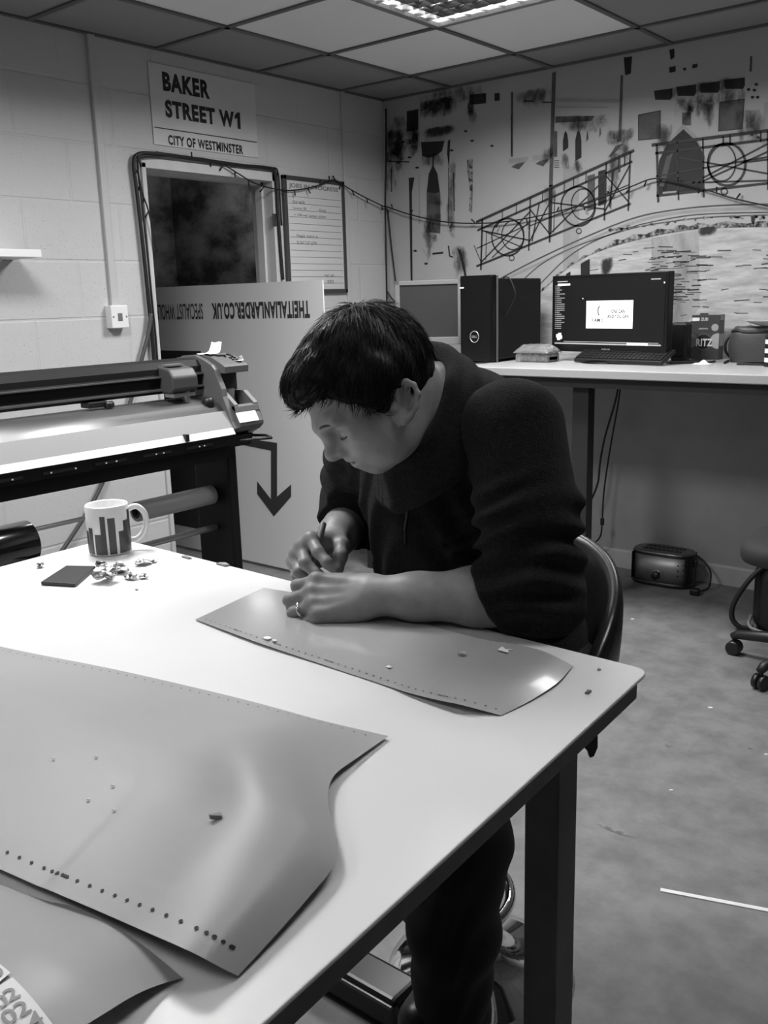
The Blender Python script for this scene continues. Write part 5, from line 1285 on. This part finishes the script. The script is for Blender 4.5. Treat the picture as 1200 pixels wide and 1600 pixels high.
# right hand: pen grip, knuckles up
TIP = npv(at_d(493, 884, 1.585))
AR = nrm(npv(at_d(472, 862, 1.565))-WRR)
SR = -cr*.80-cu*.50-cf*.30; SR -= AR*(SR@AR); SR = nrm(SR); NR = np.cross(AR, SR); NR = NR if NR@cu > 0 else -NR
hand(WRR, AR, SR, NR,
     [[(.020, -.010, -.030), (.006, -.006, -.026), (-.002, -.002, -.020)], [(.024, -.004, -.030), (.000, -.006, -.028), (-.008, -.004, -.018)],
      [(.022, .0, -.030), (-.006, -.003, -.026), (-.014, -.002, -.014)], [(.016, .002, -.026), (-.008, -.002, -.022), (-.012, -.002, -.012)]],
     [(.026, -.016, -.018), (.024, .000, -.020), (.014, .008, -.018)], 1.0)
RFT = FT[:]
V, Q = largest(*SK.mesh(.0026)); V = smooth_mesh(V, Q, 1, .4)
def skin_mat():
    m = mat('skin', 146, .5, noise=(30, 124, .3, .7), bump=(240, .12, .001))
    b = m.node_tree.nodes['Principled BSDF']; b.inputs['Subsurface Weight'].default_value = .12; b.inputs['Subsurface Radius'].default_value = (.006, .006, .006); b.inputs['Subsurface Scale'].default_value = 1
    return m
SKIN = skin_mat()
man = mesh_obj('person', V, Q, SKIN, None)
tag(man, 'man in a dark fleece bent over the table, cutting vinyl with a knife', 'person')

# ---------- hair
HA = SDF()
HA.ell(hp_(-.006, 0, .008), HR, (.109, .0875, .101), .02)
HA.ell(hp_(.070, .0, .052), HR, (.040, .058, .032), .03)
for s in (-1, 1): HA.ell(hp_(.0, s*.066, -.004), HR, (.055, .026, .034), .02)
def hair_post(P, d):
    l = (P-HC)@HR.T; f, s, u = l[:, 0], np.abs(l[:, 1]), l[:, 2]
    line = np.interp(f, [-.12, -.085, -.045, -.022, -.019, .004, .010, .030, .050, .075, .10], [-.080, -.078, -.064, -.050, -.026, -.024, -.044, -.040, -.002, .020, .030])
    front = np.interp(s, [0, .04, .065, .09], [0.0, .004, .0, 0])
    wob = .005*np.sin(f*210+s*90)+.003*np.sin(s*330+f*60)
    rip = .0006*np.sin(l[:, 0]*170+np.sin(l[:, 1]*70)*2)+.0005*np.sin(l[:, 1]*260+l[:, 0]*80)
    return np.maximum(d+rip, line+front+wob-u)
HA.post = hair_post
V, Q = HA.mesh(.0030); V = smooth_mesh(V, Q, 2, .5); N = vnormals(V, Q)
VL = (V-HC)@HR.T
hv = [tuple(p) for p in V]; hf = Q.tolist(); hm = [0]*len(hf)
rs = np.random.RandomState(3)
whorl = A3([-.055, 0, .085])
ins = np.where((np.linalg.norm(VL/np.array([.109, .0875, .101]), axis=1) > .93))[0]
pick = [i for i in rs.choice(ins, 5200) if not (VL[i][2] < -.022 and VL[i][0] < .02)]
for i in pick:
    l = VL[i]; n_ = N[i]
    g = l-whorl; g[2] *= .6
    gw = HR.T@g; gw = gw-n_*(gw@n_); L_ = np.linalg.norm(gw)+1e-6; gw /= L_
    gw = nrm(gw+rs.normal(0, .13, 3)); gw = nrm(gw-n_*(gw@n_))
    front = max(0, l[0]-.03)/.07
    ln = rs.uniform(.016, .034)*(1-.35*front); lift = rs.uniform(-.001, .0022)+(.005*rs.rand() if np.linalg.norm(l-whorl) < .04 else 0)
    p0 = V[i]-n_*.001; side = np.cross(n_, gw)*.0007
    curl = np.cross(n_, gw)*rs.normal(0, .0025)-Uu*.001*front
    b = len(hv); gr_ = 1 if (np.linalg.norm(l-whorl) < .062 and rs.rand() < .22) else 0
    for k_ in range(4):
        t_ = k_/3; p = p0+gw*ln*t_+n_*(lift*math.sin(t_*2.2)+.0008*(1-t_))+curl*t_*t_; w_ = (1-t_*.85)
        hv += [tuple(p-side*w_), tuple(p+side*w_), tuple(p+n_*.0009*w_)]
    for k_ in range(3):
        a = b+3*k_; c = a+3
        hf += [[a, a+1, c+1, c], [a+1, a+2, c+2, c+1], [a+2, a, c, c+2]]; hm += [gr_]*3
me = bpy.data.meshes.new('hair'); me.from_pydata(hv, [], hf); me.materials.append(mat('hair_black', 14, .5, spec=.22))
me.materials.append(mat('hair_grey_strand', 105, .45, spec=.4)); me.polygons.foreach_set('material_index', hm)
me.polygons.foreach_set('use_smooth', [True]*len(hf)); ho = bpy.data.objects.new('hair', me); COL.objects.link(ho); ho.parent = man
# brows, lashes
BR = mat('brow_hair', 62, .7)
for s in (1, -1):
    mb = MB(); e_ = 0 if s > 0 else -.005; mb.tube(spline([hp_(.103+e_, s*.012, -.013), hp_(.101+e_, s*.026, -.009), hp_(.093+e_, s*.042, -.011), hp_(.079+e_, s*.053, -.018)], 5), [.0012]*3+[.0022]*10+[.0010]*3, 6); mb.build('eyebrow', BR, man)
    mb = MB(); mb.tube(spline([hp_(.0905, s*.021, -.0405), hp_(.0942, s*.030, -.0410), hp_(.0905, s*.042, -.0405), hp_(.083, s*.049, -.0385)], 5), .0010, 6); mb.build('eyelash', BR, man)

# ---------- fleece
FL = SDF(); I3 = np.eye(3)
FL.ell(CH+A3([0, .005, 0]), I3, (.192, .140, .185), .07); FL.ell(BE_+A3([-.02, 0, 0]), I3, (.178, .158, .17), .07); FL.ell(PEL+A3([-.012, .0, .035]), I3, (.180, .160, .13), .06)
FL.cone(NB_+A3([.01, .05, -.065]), SHL+A3([-.03, .01, -.01]), .078, .070, .06); FL.cone(NB_+A3([-.01, .05, -.065]), SHR+A3([.03, 0, 0]), .078, .072, .06)
FL.cone(NB_+A3([.0, .06, -.055]), CH+A3([0, .07, .02]), .080, .11, .06)
CUFL = ELL*.80+WRL*.20; CUFR = ELR*.52+WRR*.48
FL.chain([SHL, SHL*.5+ELL*.5+A3([.004, .004, 0]), ELL+A3([.002, .008, .012])], [.070, .072, .070], .03)
FL.chain([ELL+A3([.002, .008, .010]), CUFL+A3([0, 0, .006])], [.068, .0585], .03)
FL.chain([SHR, SHR*.5+ELR*.5, ELR], [.074, .068, .060], .03); FL.chain([ELR, CUFR], [.058, .052], .03)
# stand-up collar wrapped round the neck
FL.cone(at_d(668, 650, 1.43), at_d(690, 578, 1.49), .046, .040, .015, True)
axL = ELL-SHL; lenL = np.linalg.norm(axL); axLn = axL/lenL; axR = ELR-SHR; axRn = nrm(axR); lenR = np.linalg.norm(axR)
fxL = nrm(np.cross(axLn, cf))
def fl_post(P, d):
    out = d.copy()
    s = (P-SHL)@axLn; r_ = P-SHL-s[:, None]*axLn; rd = np.linalg.norm(r_, axis=1); az = (r_@fxL)
    ph = s*165+az*14+2.2*np.sin(az*22+s*9)
    w_ = np.clip((s-.05)/.10, 0, 1)*np.clip((lenL+.06-s)/.06, 0, 1)*(rd < .16)
    out -= w_*.0085*np.sin(ph)*(.6+.4*np.sin(s*31+az*37))
    s = (P-SHR)@axRn; r_ = P-SHR-s[:, None]*axRn; rd = np.linalg.norm(r_, axis=1); az = r_@fxL
    w_ = np.clip((s-.02)/.10, 0, 1)*(s < lenR+.08)*(rd < .14)
    out -= w_*.004*np.sin(s*140+az*30)
    out -= .0035*np.sin(P[:, 2]*55+8*np.sin(P[:, 0]*14)+P[:, 1]*20)*np.clip((1.16-P[:, 2])/.1, 0, 1)
    # cut the sleeve ends square
    dl = nrm(WRL-ELL); q = P-CUFL; sl = q@dl; rr_ = np.linalg.norm(q-sl[:, None]*dl, axis=1); out = np.where((rr_ < .085) & (sl > -.02) & (sl < .1), np.maximum(out, sl-.012-.5*(q@A3([0, 0, 1]))), out)
    dr = nrm(WRR-ELR); q = P-CUFR; sl = q@dr; rr_ = np.linalg.norm(q-sl[:, None]*dr, axis=1); out = np.where((rr_ < .075) & (sl > -.02) & (sl < .09), np.maximum(out, sl-.010), out)
    # nothing below the table surface where the sleeve lies on it
    out = np.where((P[:, 1] < -3.215), np.maximum(out, .9125-P[:, 2]), out)
    return out
FL.post = fl_post
V, Q = largest(*FL.mesh(.0042)); V = smooth_mesh(V, Q, 2, .5)
FLM = mat('fleece_black', 32, .95, noise=(150, 17, .3, .7), bump=(420, .8, .005), sheen=.06, spec=.1)
fle = mesh_obj('fleece', V, Q, FLM, man)
# collar
CO = SDF()
RIM = spline([at_d(*q) for q in [(618, 722, 1.43), (645, 712, 1.395), (676, 686, 1.375), (699, 642, 1.385), (709, 603, 1.41), (711, 574, 1.45), (700, 555, 1.49), (680, 548, 1.53), (655, 552, 1.56), (628, 585, 1.58), (600, 645, 1.56), (598, 700, 1.49), (618, 722, 1.43)]], 5)
BAS = spline([at_d(*q) for q in [(622, 790, 1.44), (664, 772, 1.40), (715, 735, 1.375), (748, 668, 1.375), (758, 618, 1.41), (752, 594, 1.46), (735, 584, 1.52), (700, 586, 1.57), (660, 600, 1.61), (620, 640, 1.63), (590, 700, 1.60), (596, 770, 1.52), (622, 790, 1.44)]], 5)
for i in range(len(RIM)-1):
    a, b = npv(RIM[i]), npv(RIM[i+1]); c = npv(BAS[i])
    m_ = a*.5+c*.5+npv(CU)*.004
    CO.cone(a, m_, .0095, .010, .010); CO.cone(m_, c, .010, .012, .010); CO.cone(a, b, .0115, .0115, .008)
VC, QC = largest(*CO.mesh(.003)); VC = smooth_mesh(VC, QC, 2, .5); mesh_obj('collar', VC, QC, FLM, fle)
# zip line down the front, laid on the fleece surface
def on_surface(px, py, off=.001):
    d = npv(ray(px, py)); d /= np.linalg.norm(d); q = V-npv(CAM); t_ = q@d; perp = np.linalg.norm(q-t_[:, None]*d, axis=1)
    c = np.where(perp < .006)[0]; k_ = c[t_[c].argmin()]; return Vector(V[k_]+N[k_]*off)
N = vnormals(V, Q)
mb = MB(); mb.tube([on_surface(*q) for q in [(640, 752), (637, 770), (634, 790), (632, 810), (630, 830), (629, 850)]], .0022, 6); mb.build('zip', mat('zip_black', 20, .4), fle)

# ---------- trousers and shoes
TR = SDF()
TR.ell(PEL+A3([0, .01, -.02]), I3, (.185, .145, .09), .05)
for (h_, k_, a_) in [(HIPL, KNL, ANL), (HIPR, KNR, ANR)]:
    b_ = 1.0 if a_ is ANL else .88
    TR.chain([h_, k_], [.098, .078*b_], .04); TR.chain([k_, k_*.75+a_*.25+A3([0, .01, 0]), k_*.4+a_*.6, k_*.12+a_*.88], [.078*b_, .079*b_, .074*b_, .071*b_], .03)
def tr_post(P, d):
    w_ = np.clip((.62-P[:, 2])/.1, 0, 1)
    out = d-w_*.0022*np.sin(P[:, 2]*52+9*np.sin(P[:, 0]*19+P[:, 1]*11)); 
    return np.maximum(out, .085-P[:, 2])
TR.post = tr_post
V, Q = largest(*TR.mesh(.005)); V = smooth_mesh(V, Q, 2, .5); mesh_obj('trousers', V, Q, mat('trousers_black', 20, .85, bump=(260, .3, .002)), man)
for a_ in (ANL, ANR):
    S_ = SDF(); z = a_[2]-.062
    S_.chain([a_+A3([0, .015, -.028]), a_+A3([0, -.06, -.034]), a_+A3([0, -.155, -.045])], [.046, .045, .036], .03)
    zb = a_[2]-.085
    S_.post = lambda P, d, zb=zb: np.maximum(d, zb-P[:, 2])
    V, Q = S_.mesh(.005); mesh_obj('shoe', V, Q, mat('shoe_black', 20, .4), man)
# ring on the left ring finger
g0, g1 = LFT[2][0], LFT[2][1]; gc = g0*.42+g1*.58; gd = nrm(g1-g0); ga = nrm(np.cross(gd, A3([0, 0, 1]))); gb = np.cross(gd, ga)
mb = MB(); mb.tube([Vector(gc+(ga*math.cos(a)+gb*math.sin(a))*.0114) for a in [2*PI*i/32 for i in range(32)]], .0022, 8, closed=True)
tag(mb.build('wedding_ring', mat('ring_metal', 235, .15, 1)), 'pale metal ring on the left hand ring finger of the man', 'ring')
# craft knife
kt = npv(at_d(489, 884, 1.535)); kb = npv(at_d(506, 816, 1.555)); kd = nrm(kt-kb)
t = thing('craft_knife', 'slim grey craft knife held upright in the man\'s right hand', 'knife', Vector(kt))
mb = MB(); mb.tube([Vector(kb), Vector(kb+kd*.002), Vector(kb*.35+kt*.65), Vector(kt-kd*.012), Vector(kt-kd*.006)], [.003, .0052, .0055, .005, .003], 14); mb.build('handle', mat('knife_handle', 118, .45), t)
mb = MB(); sd = nrm(np.cross(kd, cf)); mb.prism([Vector(kt-kd*.008-sd*.0025), Vector(kt-kd*.008+sd*.0025), Vector(kt+kd*.020+sd*.0025), Vector(kt+kd*.012-sd*.0025)], Vector(cf*.0006)); mb.build('blade', STEEL, t)
